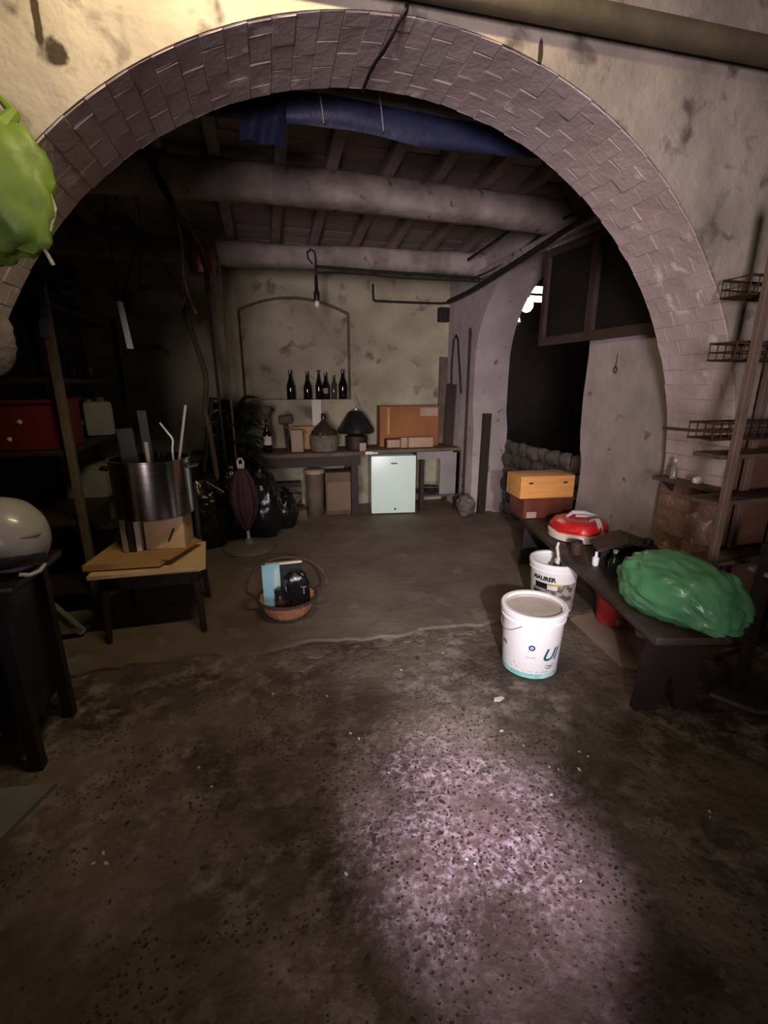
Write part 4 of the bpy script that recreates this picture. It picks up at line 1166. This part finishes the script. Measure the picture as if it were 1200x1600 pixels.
# ------------------------------------------------------------------ left of the room
ch = thing('chair', 'dark wooden chair carrying cardboard and a steel pot', 'chair', (-0.73, 2.98, 0), R(1))
for x, y, z0 in ((-0.245, -0.22, SL), (0.245, -0.22, SL), (-0.225, 0.22, SL), (0.225, 0.22, SL)):
    b = MB()
    k = 1 if x > 0 else -1
    if y < 0: b.tube([(x + 0.02 * k, y - 0.01, z0), (x, y, 0.42)], [0.017, 0.026], seg=8)
    else: b.tube([(x + 0.02 * k, y + 0.05, z0), (x, y, 0.42), (x, y + 0.02, 0.60), (x, y + 0.07, 0.86)], [0.016, 0.024, 0.022, 0.017], seg=8)
    b.build('leg', m_darkwood, ch)
b = MB(); b.box((0, 0, 0.425), (0.54, 0.49, 0.05), bev=0.012); b.build('seat', m_darkwood, ch)
b = MB()
for y in (-0.22, 0.22): b.bar((-0.235, y, 0.375), (0.235, y, 0.375), 0.02, 0.05)
for x in (-0.235, 0.235): b.bar((x, -0.22, 0.375), (x, 0.22, 0.375), 0.02, 0.05)
b.bar((-0.235, 0.235, 0.20), (0.235, 0.235, 0.20), 0.02, 0.03)
b.build('stretcher', m_darkwood, ch, smooth=0)
b = MB(); b.bar((-0.225, 0.282, 0.80), (0.225, 0.282, 0.80), 0.022, 0.10); b.build('backrest', m_darkwood, ch, smooth=0)
# cardboard: pale sheet below, brown sheet above
pc = thing('cardboard_sheet', 'pale torn cardboard sheet lying directly on the chair seat', 'cardboard', (-0.735, 2.965, 0.452), R(2))
b = MB()
b.prism([(-0.30, -0.27), (0.28, -0.275), (0.315, -0.24), (0.285, 0.18), (-0.26, 0.185)], lambda x, y: (x, y, 0), (0, 0, 0.022))
for v in b.bm.verts: v.co.z += 0.012 * max(0, v.co.x) * (1 if v.co.y > 0 else -3)
b.build('sheet', m_cardpale, pc, smooth=0)
b = MB(); b.prism([(-0.20, -0.2745), (0.275, -0.279), (0.268, -0.283), (0.27, -0.275)], lambda x, y: (x, y, 0.0), (0, 0, 0.02)); b.build('torn_edge', m_cardpale, pc, smooth=0)
bc = thing('cardboard_box', 'flattened brown cardboard box on top of the pale sheet', 'cardboard', (-0.765, 2.985, 0.482), R(-3))
b = MB(); b.prism([(-0.285, -0.25), (0.12, -0.245), (0.25, 0.16), (-0.25, 0.165)], lambda x, y: (x, y, 0), (0, 0, 0.034)); b.build('body', m_card, bc, smooth=0)
b = MB(); b.bar((0.10, -0.20, 0.03), (0.22, 0.12, 0.035), 0.16, 0.006); b.build('flap', m_card, bc, smooth=0)
TC = 0.519
bxw = thing('carton', 'pale carton under the right half of the steel pot', 'box', (-0.645, 3.03, TC), R(-6))
b = MB(); b.box((0, 0, 0.105), (0.23, 0.20, 0.21), bev=0.004); b.build('body', m_cardpale, bxw)
b = MB(); b.bar((0.06, -0.104, 0.13), (0.02, -0.104, 0.05), 0.006, 0.012); b.build('tear', m_darkwood, bxw, smooth=0)
for i, (x, mt, lab) in enumerate(((-0.875, m_pinkcard, 'pale spined book under the left of the steel pot, leftmost'), (-0.838, m_darkwood, 'dark brown spined book between two pale books under the pot'), (-0.80, m_paper, 'whitish spined book under the steel pot, beside the dark book'))):
    t = thing('book', lab, 'book', (x, 2.99, TC), R(-3), 'books under the pot')
    b = MB(); b.box((0, 0, 0.105), (0.03, 0.14, 0.21), bev=0.002); b.build('cover', mt, t)
    b = MB(); b.box((0, 0.004, 0.2115), (0.024, 0.128, 0.002)); b.build('pages', m_paper, t, smooth=0)
pt = thing('steel_pot', 'large cylindrical steel pot standing on books and a carton', 'pot', (-0.70, 3.015, TC + 0.2135), R(0))
RP, HP = 0.222, 0.345
b = MB(); b.lathe([(RP - 0.012, 0), (RP, 0.008), (RP, HP - 0.01), (RP + 0.008, HP - 0.006), (RP + 0.008, HP), (RP - 0.006, HP), (RP - 0.006, 0.012), (0.001, 0.01)], seg=64); b.build('body', m_steel, pt)
for s in (-1, 1):
    b = MB(); b.tube([(s * RP, -0.05, HP - 0.06), (s * (RP + 0.04), -0.045, HP - 0.055), (s * (RP + 0.045), 0, HP - 0.05), (s * (RP + 0.04), 0.045, HP - 0.055), (s * RP, 0.05, HP - 0.06)], 0.008, seg=8); b.build('handle', m_steel, pt)
pz = TC + 0.214 + 0.012
def stick(name, label, a, c, r, mat, cat, flat=None):
    b = MB()
    if flat: b.bar(a, c, flat, r)
    else: b.tube([a, c], r, seg=8)
    return tag(b.build(name, mat), label, cat)
stick('metal_rod', 'bright metal rod slanting right out of the steel pot', (-0.60, 2.99, pz), (-0.465, 3.01, pz + 0.635), 0.008, m_galv, 'rod')
cable('bent_rod', [(-0.58, 3.10, pz + 0.02), (-0.585, 3.10, pz + 0.33), (-0.575, 3.10, pz + 0.42), (-0.60, 3.10, pz + 0.47), (-0.635, 3.09, pz + 0.53)], 0.007, 'grey bent wire rod left of the bright rod in the pot', m_galv, cat='rod')
stick('short_stick', 'short pale flat stick poking from the middle of the pot', (-0.70, 3.0, pz), (-0.705, 3.0, pz + 0.425), 0.006, m_rope, 'stick', flat=0.02)
stick('black_bar', 'broad black bar standing in the left of the steel pot', (-0.80, 3.06, pz), (-0.83, 3.08, pz + 0.50), 0.03, m_darkmetal, 'bar', flat=0.09)
stick('grey_strip', 'dim grey strip standing behind the rods in the pot', (-0.72, 3.13, pz), (-0.74, 3.14, pz + 0.60), 0.008, m_darkmetal, 'bar', flat=0.05)

# shelving unit on the left
XR0, XR1, YR0, YR1 = -1.74, -1.15, 3.12, 4.40
sh = thing('shelving_unit', 'dark metal shelving unit along the left wall', 'shelf', (0, 0, 0))
for x in (XR0, XR1):
    for y in (YR0, YR1):
        b = MB(); b.box((x, y, 1.0 + SL), (0.045, 0.035, 2.0), bev=0.002); b.build('upright', m_oldwood if (x, y) == (XR1, YR0) else m_darkmetal, sh)
for z in (0.20, 0.66, 1.10, 1.52, 1.95):
    b = MB(); b.box(((XR0 + XR1) / 2, (YR0 + YR1) / 2, z), (XR1 - XR0 - 0.05, YR1 - YR0 - 0.04, 0.03), bev=0.003); b.build('shelf', m_darkwood, sh)
b = MB(); b.box((XR1 - 0.01, YR0 - 0.01, 1.80), (0.055, 0.03, 0.10), bev=0.006); b.build('clamp', M('blue_grey_clamp', (0.10, 0.11, 0.15), rough=0.5, bump=0.1), sh)
rc2 = thing('red_crate', 'dark red plastic crate on the left shelving unit', 'crate', (-1.46, 3.36, 1.116))
b = MB()
for y in (-0.17, 0.17): b.box((0, y, 0.15), (0.50, 0.012, 0.29), bev=0.004)
for x in (-0.25, 0.25): b.box((x, 0, 0.15), (0.012, 0.34, 0.29), bev=0.004)
b.box((0, 0, 0.008), (0.5, 0.34, 0.014)); b.build('body', m_redcrate, rc2)
b = MB(); b.box((0, -0.18, 0.285), (0.53, 0.02, 0.025), bev=0.005); b.box((0, 0.18, 0.285), (0.53, 0.02, 0.025), bev=0.005); b.build('rim', m_redcrate, rc2)
for x, z in ((0.05, 0.17), (-0.02, 0.07)):
    b = MB(); b.blob((x, -0.178, z), (0.014, 0.004, 0.014), amp=0.1, sub=2); b.build('rivet', m_paper, rc2)
jc = thing('jerrycan', 'greyish white plastic jerrycan with a loop handle on the left shelf', 'can', (-1.31, 4.02, 1.116), R(25))
b = MB(); b.box((0.05, 0, 0.13), (0.20, 0.16, 0.26), bev=0.035); b.build('body', M('grey_white_plastic', (0.40, 0.39, 0.37), (0.30, 0.29, 0.275), rough=0.45, bump=0.05), jc)
b = MB(); b.tube([(-0.05, 0, 0.10), (-0.14, 0, 0.10), (-0.17, 0, 0.17), (-0.14, 0, 0.27), (-0.05, 0, 0.29), (0.02, 0, 0.25)], 0.022, seg=10); b.build('handle', M('grey_handle', (0.26, 0.25, 0.24), rough=0.5, bump=0), jc)
b = MB(); b.lathe([(0.03, 0.25), (0.03, 0.285), (0.02, 0.29)], c=(0.08, 0, 0), seg=16); b.build('cap', m_greyboard, jc)
for i, (x, y, lab) in enumerate(((-1.33, 3.86, 'dark glass jar glinting on the upper left shelf, left of two'), (-1.25, 3.92, 'dark glass jar glinting on the upper left shelf, right of two'))):
    t = thing('glass_jar', lab, 'jar', (x, y, 1.536), 0, 'jars on the upper shelf')
    b = MB(); b.lathe([(0.03, 0), (0.034, 0.006), (0.034, 0.085), (0.026, 0.10)], seg=22); b.build('body', m_glass, t)
    b = MB(); b.lathe([(0.029, 0.10), (0.029, 0.115), (0.02, 0.118)], seg=22); b.build('lid', m_darkmetal, t)
bk = thing('grey_box', 'grey box on the lower left shelf behind the chair', 'box', (-1.34, 3.95, 0.676))
b = MB(); b.box((0, 0, 0.11), (0.28, 0.30, 0.22), bev=0.006); b.build('body', m_greyboard, bk)
b = MB(); b.box((0, 0, 0.225), (0.29, 0.31, 0.02), bev=0.005); b.build('lid', m_greyboard, bk)
bk = thing('dark_sack', 'dark folded sack on the top of the left shelving unit', 'sack', (-1.40, 3.75, 1.966))
b = MB(); b.blob((0, 0, 0.16), (0.27, 0.45, 0.17), amp=0.25, seed=8, sub=4, flat=-0.16); b.build('body', m_darkmetal, bk)
b = MB(); b.tube([(0.2, -0.3, 0.20), (0.1, 0, 0.32), (0.2, 0.3, 0.2)], 0.012); b.build('tie', m_cable, bk)
sw = thing('saw', 'bright metal saw blade hanging on a cord right of the left shelving unit', 'saw', (-0.90, 3.75, 1.74), R(8))
b = MB(); b.prism([(-0.018, 0), (0.022, 0), (0.030, 0.30), (-0.005, 0.32)], lambda x, z: (x - 0.12 * z, 0, z), (0, 0.004, 0)); b.build('blade', m_galv, sw, smooth=0)
b = MB(); b.box((-0.035, 0.002, 0.35), (0.06, 0.022, 0.09), bev=0.008); b.build('grip', m_darkwood, sw)
b = MB(); b.tube([(-0.035, 0.002, 0.39), (-0.03, 0, 0.70), (-0.02, -0.01, 0.955)], 0.004, seg=5); b.build('cord', m_cable, sw)
# hanging black basket by the shelf
hb = thing('hanging_basket', 'wide black round basket hanging above the left shelving', 'basket', (-0.80, 4.10, 1.98))
b = MB(); b.lathe([(0.10, 0), (0.20, 0.05), (0.26, 0.16), (0.25, 0.16), (0.19, 0.06), (0.001, 0.015)], seg=30); b.build('bowl', m_darkwicker, hb)
b = MB()
for k in range(3): b.tube([(0.25 * math.cos(k * 2.1), 0.25 * math.sin(k * 2.1), 0.15), (0, 0, 0.62)], 0.004, seg=5)
b.tube([(0, 0, 0.62), (0, 0, 0.985)], 0.004, seg=5); b.build('chain', m_cable, hb)
# white crash helmet on a dark stand at the left jamb
st = thing('tool_stand', 'black covered stand at the left jamb carrying the white helmet', 'stand', (-1.07, 1.97, 0))
for x, y in ((-0.10, -0.15), (0.08, -0.15), (-0.10, 0.17), (0.08, 0.17)):
    b = MB(); b.bar((x, y, 0), (x, y, 0.775), 0.045, 0.045, up=(0, 1, 0)); b.build('leg', m_darkmetal, st, smooth=0)
b = MB(); b.box((0.01, 0.01, 0.79), (0.29, 0.42, 0.03), bev=0.004); b.build('top', m_black, st)
b = MB(); b.box((0, 0.02, 0.45), (0.15, 0.30, 0.56), bev=0.01); b.build('bin', m_black, st)
hm = thing('helmet', 'white crash helmet with a dark vent, on the black stand at the left edge', 'helmet', (-1.00, 1.98, 0.806), R(42))
b = MB(); b.blob((0, 0, 0.135), (0.138, 0.165, 0.148), amp=0.03, fr=1.2, sub=4, flat=-0.128); b.build('shell', m_helmet, hm, smooth=60)
b = MB(); b.blob((0.02, -0.150, 0.155), (0.045, 0.016, 0.009), amp=0.1, sub=2); b.build('vent', m_greyboard, hm)
b = MB(); b.tube([(0.06, -0.12, 0.05), (0.03, -0.145, 0.06), (-0.02, -0.15, 0.07), (-0.08, -0.13, 0.07)], 0.024, seg=10); b.build('visor_trim', m_black, hm)
b = MB(); b.tube([(0.06, -0.135, 0.03), (0.035, -0.15, 0.012), (0.0, -0.155, 0.008), (-0.03, -0.15, 0.02)], 0.008, seg=8); b.build('chin_strap', m_strap, hm)
# grey crutch-like bar leaning to the floor
cr = thing('leaning_bar', 'grey flat bar with a rubber end leaning beside the chair', 'bar', (0, 0, 0))
b = MB(); b.bar((-1.30, 2.62, 0.50), (-1.19, 2.86, 0.085), 0.075, 0.03, bev=0.004); b.build('bar', m_greyboard, cr)
b = MB(); b.bar((-1.20, 2.84, 0.12), (-1.18, 2.88, 0.045), 0.05, 0.045, bev=0.008); b.build('tip', m_galv, cr)
b = MB(); b.prism([(-1.12, 1.45), (-0.98, 1.46), (-0.88, 1.70), (-1.10, 1.72)], lambda x, y: (x, y, 0.0005), (0, 0, 0.018)); tag(b.build('floor_board', m_greyboard, smooth=0), 'grey board lying on the floor at the lower left edge', 'board')
# lime green bag and pale bag hung on the left of the arch
lb = thing('hanging_bag', 'lime green plastic bag hanging on the left end of the arch', 'bag', (-0.735, 1.85, 1.93))
b = MB(); b.blob((0, 0, 0.14), (0.135, 0.075, 0.20), amp=0.22, fr=1.8, seed=2, sub=4); b.build('sack', m_lime, lb, smooth=60)
b = MB(); b.tube([(0.02, 0.0, 0.30), (0.05, 0.04, 0.36), (0.0, 0.075, 0.42)], [0.03, 0.018, 0.010], seg=8); b.build('neck', m_lime, lb)
b = MB(); b.tube([(0.115, -0.02, 0.20), (0.135, -0.01, 0.10), (0.09, -0.02, -0.02), (0.10, 0, -0.06)], 0.006, seg=6); b.build('string', m_rope, lb)
lb = thing('hanging_bag', 'pale grey bag hanging below the lime green bag at the left edge', 'bag', (-0.875, 1.85, 1.645))
b = MB(); b.blob((0, 0, 0.0), (0.09, 0.06, 0.12), amp=0.2, fr=1.8, seed=6, sub=3); b.build('sack', m_stone, lb, smooth=60)
b = MB(); b.tube([(0, 0, 0.10), (0.02, 0.03, 0.20)], [0.03, 0.012], seg=8); b.build('neck', m_stone, lb)

# ------------------------------------------------------------------ poles, branches and pan in the middle left
stick('bamboo_pole', 'shiny dark bamboo pole standing before the back wall, left of two', (-0.40, 4.62, SL), (-0.43, 4.60, 2.36), 0.013, m_darkwood, 'pole')
stick('thin_pole', 'thinner pale-streaked pole standing right of the bamboo pole', (-0.315, 4.62, SL), (-0.31, 4.58, 2.48), 0.008, m_oldwood, 'pole')
cable('crooked_branch', [(-0.46, 4.55, SL + 0.02), (-0.52, 4.57, 1.05), (-0.545, 4.58, 1.28), (-0.51, 4.58, 1.56), (-0.58, 4.58, 1.90), (-0.62, 4.58, 2.10), (-0.63, 4.58, 2.30)], 0.024, 'crooked brown branch standing against the back, left of the poles', m_oldwood, cat='branch')
stick('broom_stick', 'slanting brown stick leaning left at the foot of the branch', (-0.74, 4.50, SL), (-0.485, 4.66, 1.38), 0.022, m_darkwood, 'stick')
cable('thick_cable', [(-0.60, 3.60, 3.05), (-0.58, 3.58, 2.82), (-0.50, 3.62, 2.60), (-0.44, 3.9, 2.55), (-0.41, 4.4, 2.45), (-0.415, 4.55, 2.26)], 0.022, 'thick dark cable drooping from the near ceiling beam on the left', wobble=0.02)
cable('pale_rope', [(-0.60, 4.50, 2.78), (-0.585, 4.50, 2.60), (-0.60, 4.50, 2.40), (-0.575, 4.50, 2.22), (-0.53, 4.50, 2.08)], 0.010, 'pale rope end hanging beside the copper pan', m_rope, cat='rope')
cp = thing('copper_pan', 'old copper pan hanging from the far ceiling beam', 'pan', (-0.455, 4.62, 2.40))
b = MB(); b.lathe([(0.075, 0), (0.10, 0.012), (0.115, 0.10), (0.108, 0.20), (0.085, 0.235), (0.08, 0.235), (0.10, 0.19), (0.105, 0.10), (0.001, 0.015)], seg=30); b.build('body', m_copper, cp)
b = MB(); b.tube([(-0.09, 0, 0.22), (-0.08, 0, 0.32), (0, 0, 0.38), (0.08, 0, 0.32), (0.09, 0, 0.22)], 0.006, seg=6); b.build('handle', m_iron, cp)

# ------------------------------------------------------------------ black bags, plant, parasol
for i, (c, rad, sd, lab) in enumerate((((-0.62, 4.40, 0), (0.21, 0.20, 0.36), 3, 'tall black glossy rubbish bag behind the chair, leftmost of the bags'),
                                       ((-0.12, 4.60, 0), (0.20, 0.19, 0.36), 7, 'black rubbish bag behind the maroon parasol, third of the bags from the left'),
                                       ((-0.36, 4.52, 0), (0.15, 0.11, 0.39), 17, 'narrow black rubbish bag just left behind the maroon parasol'),
                                       ((0.12, 4.86, 0), (0.14, 0.15, 0.20), 12, 'low black rubbish bag at the right end of the bags'))):
    t = thing('rubbish_bag', lab, 'bag', (c[0], c[1], SL), 0, 'black rubbish bags')
    b = MB()
    tb = bmesh.new(); bmesh.ops.create_icosphere(tb, subdivisions=5, radius=1)
    for v in tb.verts:
        q = v.co.copy()
        k = 1 + 0.16 * noise.noise(q * 1.6 + Vector((sd, 0, 0))) + 0.10 * abs(noise.noise(q * 4.2 + Vector((0, sd, 0)))) + 0.03 * noise.noise(q * 11)
        v.co = Vector((q.x * rad[0] * k, q.y * rad[1] * k, max(0.002, q.z * rad[2] * k + rad[2] * 0.9)))
    me = bpy.data.meshes.new('t'); tb.to_mesh(me); tb.free(); b.bm.from_mesh(me); bpy.data.meshes.remove(me)
    b.build('sack', m_bag, t, smooth=80)
    b = MB(); zt = rad[2] * 1.86
    b.tube([(0, 0, zt - 0.05), (0.01, 0, zt + 0.01), (0.03, 0.01, zt + 0.05)], [0.05, 0.016, 0.05], seg=9); b.build('knot', m_bag, t)
stick('glint_strip', 'bright straight strip standing in for a highlight on the left black bag', (-0.545, 4.18, 0.685), (-0.41, 4.18, 0.585), 0.006, m_galv, 'strip', flat=0.014)  # thin bright strip placed as the highlight on the bag film
b = MB(); b.blob((0.03, 4.72, 0.43), (0.055, 0.02, 0.03), amp=0.5, fr=2, sub=2, seed=4); tag(b.build('white_rag', m_paper), 'scrap of white rag on the right-hand black bags', 'rag')
# potted plant with broad dark leaves
pp = thing('potted_plant', 'bushy plant with broad black-green leaves behind the rubbish bags', 'plant', (-0.32, 4.85, SL), 0)
b = MB(); b.lathe([(0.11, 0), (0.115, 0.01), (0.15, 0.26), (0.16, 0.26), (0.16, 0.29), (0.14, 0.29), (0.12, 0.22), (0.001, 0.22)], seg=30); b.build('pot', m_iron, pp)
b = MB(); b.tube([(0, 0, 0.2), (0.02, 0, 0.6), (0, 0.01, 1.0), (0, 0, 1.22)], [0.022, 0.018, 0.014, 0.008], seg=8); b.build('stem', m_darkwood, pp)
lm = MB()
NU, NV = 7, 5
gv = []
for i in range(NU):
    u = i / (NU - 1)
    wv = 0.062 * math.sin(PI * min(1, u * 0.92 + 0.06)) ** 0.7
    for j in range(NV):
        v = j / (NV - 1) * 2 - 1
        gv.append(lm.bm.verts.new((0.19 * u, wv * v, 0.03 * math.sin(u * 2.4) - 0.06 * u * u + 0.012 * abs(v))))
for i in range(NU - 1):
    for j in range(NV - 1):
        lm.bm.faces.new((gv[i * NV + j], gv[(i + 1) * NV + j], gv[(i + 1) * NV + j + 1], gv[i * NV + j + 1]))
bmesh.ops.remove_doubles(lm.bm, verts=lm.bm.verts[:], dist=0.0008)
bmesh.ops.solidify(lm.bm, geom=lm.bm.faces[:], thickness=0.002)
leafm = lm.mesh('leaf', m_leaf, 60)
r_ = random.Random(21)
for i in range(120):
    z = 0.66 + 0.64 * (i / 119)
    a = i * 2.399
    rr = 0.05 + 0.06 * r_.random()
    piece('leaf', leafm, pp, (rr * math.cos(a), rr * math.sin(a), z), (r_.uniform(-.4, .4), r_.uniform(-0.7, 0.35), a), (r_.uniform(0.8, 1.1),) * 3)
# folded parasol in its round base
ps = thing('folded_parasol', 'folded maroon parasol standing in a round concrete base', 'parasol', (-0.235, 4.24, SL))
b = MB(); b.lathe([(0.225, 0), (0.235, 0.008), (0.232, 0.03), (0.20, 0.045), (0.05, 0.055), (0.035, 0.10), (0.03, 0.10)], seg=40); b.build('base', m_conc, ps)
b = MB(); b.tube([(0, 0, 0.05), (-0.01, 0, 0.45), (-0.02, 0, 0.80)], 0.014, seg=10); b.build('pole', m_galv, ps)
def pleat(a, z): return 1 + 0.16 * math.cos(8 * a + z * 3) + 0.06 * noise.noise(Vector((math.cos(a) * 2, math.sin(a) * 2, z * 9)))
b = MB(); b.lathe([(0.022, 0.18), (0.055, 0.24), (0.10, 0.36), (0.118, 0.46), (0.11, 0.56), (0.085, 0.66), (0.052, 0.73), (0.02, 0.76)], c=(-0.013, 0, 0), seg=48, wob=pleat); b.build('cloth', m_maroon, ps, smooth=60)
b = MB(); b.tube([(-0.04, 0, 0.76), (-0.045, 0, 0.82), (-0.03, 0, 0.845), (-0.01, 0, 0.845), (0.005, 0, 0.82), (0.0, 0, 0.76)], 0.009, seg=8); b.build('loop', m_strap, ps, label='pale grey loop on top')

# ------------------------------------------------------------------ basket on the floor
wk2 = thing('wicker_basket', 'round wicker basket with a dark rim and hoop handle on the floor', 'basket', (0.055, 2.87, SL), R(-2))
wk2.scale = (1.18, 1.18, 1.0)
def rib(a, z): return 1 + 0.018 * math.cos(22 * a)
b = MB(); b.lathe([(0.105, 0.012), (0.12, 0.03), (0.155, 0.115), (0.162, 0.125), (0.152, 0.125), (0.112, 0.035), (0.001, 0.03)], seg=88, wob=rib, cap=False); b.build('weave', m_wicker, wk2, smooth=60)
b = MB(); b.tube([(0.105 * math.cos(2 * PI * k / 36), 0.105 * math.sin(2 * PI * k / 36), 0.012) for k in range(36)], 0.011, seg=8, closed=True); b.build('foot_ring', m_darkwicker, wk2)
b = MB()
for s in range(3): b.tube([((0.163 + 0.004 * math.cos(k * 1.05 + s * 2.1)) * math.cos(2 * PI * k / 72), (0.163 + 0.004 * math.cos(k * 1.05 + s * 2.1)) * math.sin(2 * PI * k / 72), 0.128 + 0.006 * math.sin(k * 1.05 + s * 2.1)) for k in range(72)], 0.007, seg=6, closed=True)
b.build('rim', m_darkwicker, wk2)
b = MB()
pts = []
for i in range(33):
    a = -0.28 + (PI + 0.56) * i / 32
    pts.append((0.225 * math.cos(a), 0.035 + 0.10 * max(0, math.sin(a)), 0.19 + 0.15 * math.sin(a) * (1 if a > 0 else 1)))
b.tube([(0.15, 0.0, 0.125)] + pts + [(-0.15, 0.0, 0.125)], 0.0095, seg=8); b.build('hoop_handle', m_darkwicker, wk2)
bk = thing('booklet', 'pale blue booklet standing in the wicker basket', 'book', (-0.04, 2.90, SL + 0.045), R(4))
b = MB(); b.bar((0, 0, 0), (0.0, 0.03, 0.29), 0.115, 0.012, up=(0, 1, 0)); b.build('cover', m_cyan, bk, smooth=0)
b = MB(); b.bar((0.02, -0.008, 0.02), (0.035, 0.019, 0.255), 0.018, 0.003, up=(0, 1, 0)); b.build('pale_stripe', m_paper, bk, smooth=0)
bx2 = thing('cream_box', 'cream-edged flat box standing behind the booklet in the basket', 'box', (0.045, 2.93, SL + 0.035), R(2))
b = MB(); b.bar((0, 0, 0), (0.0, 0.03, 0.29), 0.235, 0.022, up=(0, 1, 0)); b.build('body', m_black, bx2, smooth=0)
b = MB(); b.bar((0, 0.03, 0.286), (0, 0.031, 0.298), 0.24, 0.028, up=(0, 1, 0)); b.build('edge', m_cream, bx2, smooth=0)
bp_ = thing('black_pouch', 'shiny black pouch with pale print in the right of the basket', 'bag', (0.12, 2.88, SL + 0.045), R(-4))
b = MB(); b.blob((0, 0, 0.115), (0.082, 0.035, 0.125), amp=0.15, fr=2.4, seed=5, sub=4, pw=0.7); b.build('pouch', m_bag, bp_, smooth=70)
b = MB(); b.box((0.045, -0.040, 0.15), (0.035, 0.004, 0.006)); b.box((0.045, -0.040, 0.125), (0.007, 0.004, 0.05)); b.build('print', m_greyboard, bp_, smooth=0)
bj = thing('black_jar', 'small black banded jar before the booklet in the basket', 'jar', (0.01, 2.84, SL + 0.045))
b = MB(); b.lathe([(0.03, 0), (0.036, 0.005), (0.036, 0.115), (0.03, 0.125)], seg=24); b.build('body', m_black, bj)
b = MB(); b.lathe([(0.038, 0.115), (0.038, 0.145), (0.03, 0.15)], seg=24); b.build('lid', m_black, bj)
b = MB(); b.lathe([(0.0368, 0.055), (0.0372, 0.06), (0.0372, 0.072), (0.0368, 0.077)], seg=24, cap=False); b.build('band', m_redwood, bj)
pk = thing('small_pack', 'little dark pack with a white triangle print in the basket', 'box', (0.045, 2.87, SL + 0.045), R(-10))
b = MB(); b.box((0, 0, 0.10), (0.05, 0.025, 0.20), bev=0.002); b.build('body', m_black, pk)
b = MB(); b.prism([(-0.018, 0.135), (0.008, 0.15), (0.008, 0.12)], lambda x, z: (x, -0.0145, z), (0, 0.002, 0)); b.build('triangle_print', m_paper, pk, smooth=0)

# ------------------------------------------------------------------ white chips scattered on the floor
t = MB(); t.blob((0, 0, 0.002), (0.008, 0.005, 0.004), amp=0.4, fr=2, seed=1, sub=1)
chm = t.mesh('plaster_chip', m_chip, 30)
for x, y in ((0.20, 1.98), (-0.06, 2.06), (0.27, 1.70), (0.30, 1.66), (-0.36, 1.66), (-0.30, 1.55), (1.19, 1.36), (1.21, 1.33), (1.13, 1.28), (1.02, 1.32), (1.05, 1.30), (0.98, 1.45), (0.93, 1.55), (0.54, 1.05), (0.56, 1.03), (1.45, 0.98), (1.47, 1.0), (0.9, 2.2), (0.62, 2.1), (0.15, 1.1), (0.86, 0.9), (0.95, 1.2), (-0.62, 1.36), (-0.60, 1.32), (-0.64, 1.33), (0.38, 1.45)):
    o = bpy.data.objects.new('plaster_chip', chm); C.objects.link(o)
    o.location = (x, y, 0.0); o.rotation_euler = (0, 0, rnd.uniform(0, 6)); s = rnd.uniform(0.6, 1.3); o.scale = (s, s, s)
    tag(o, 'tiny white plaster chip lying on the dark front floor', 'chip', 'plaster chips on the floor')
b = MB(); b.prism([(-0.03, -0.008), (0.0, -0.015), (0.03, 0.0), (0.02, 0.012), (-0.02, 0.01)], lambda x, y: (x, y, 0), (0, 0, 0.006))
o = b.build('flat_shard', m_chip, smooth=0); o.location = (1.02, 1.75, 0.0005); tag(o, 'flat whitish shard on the floor just before the white bucket', 'shard')
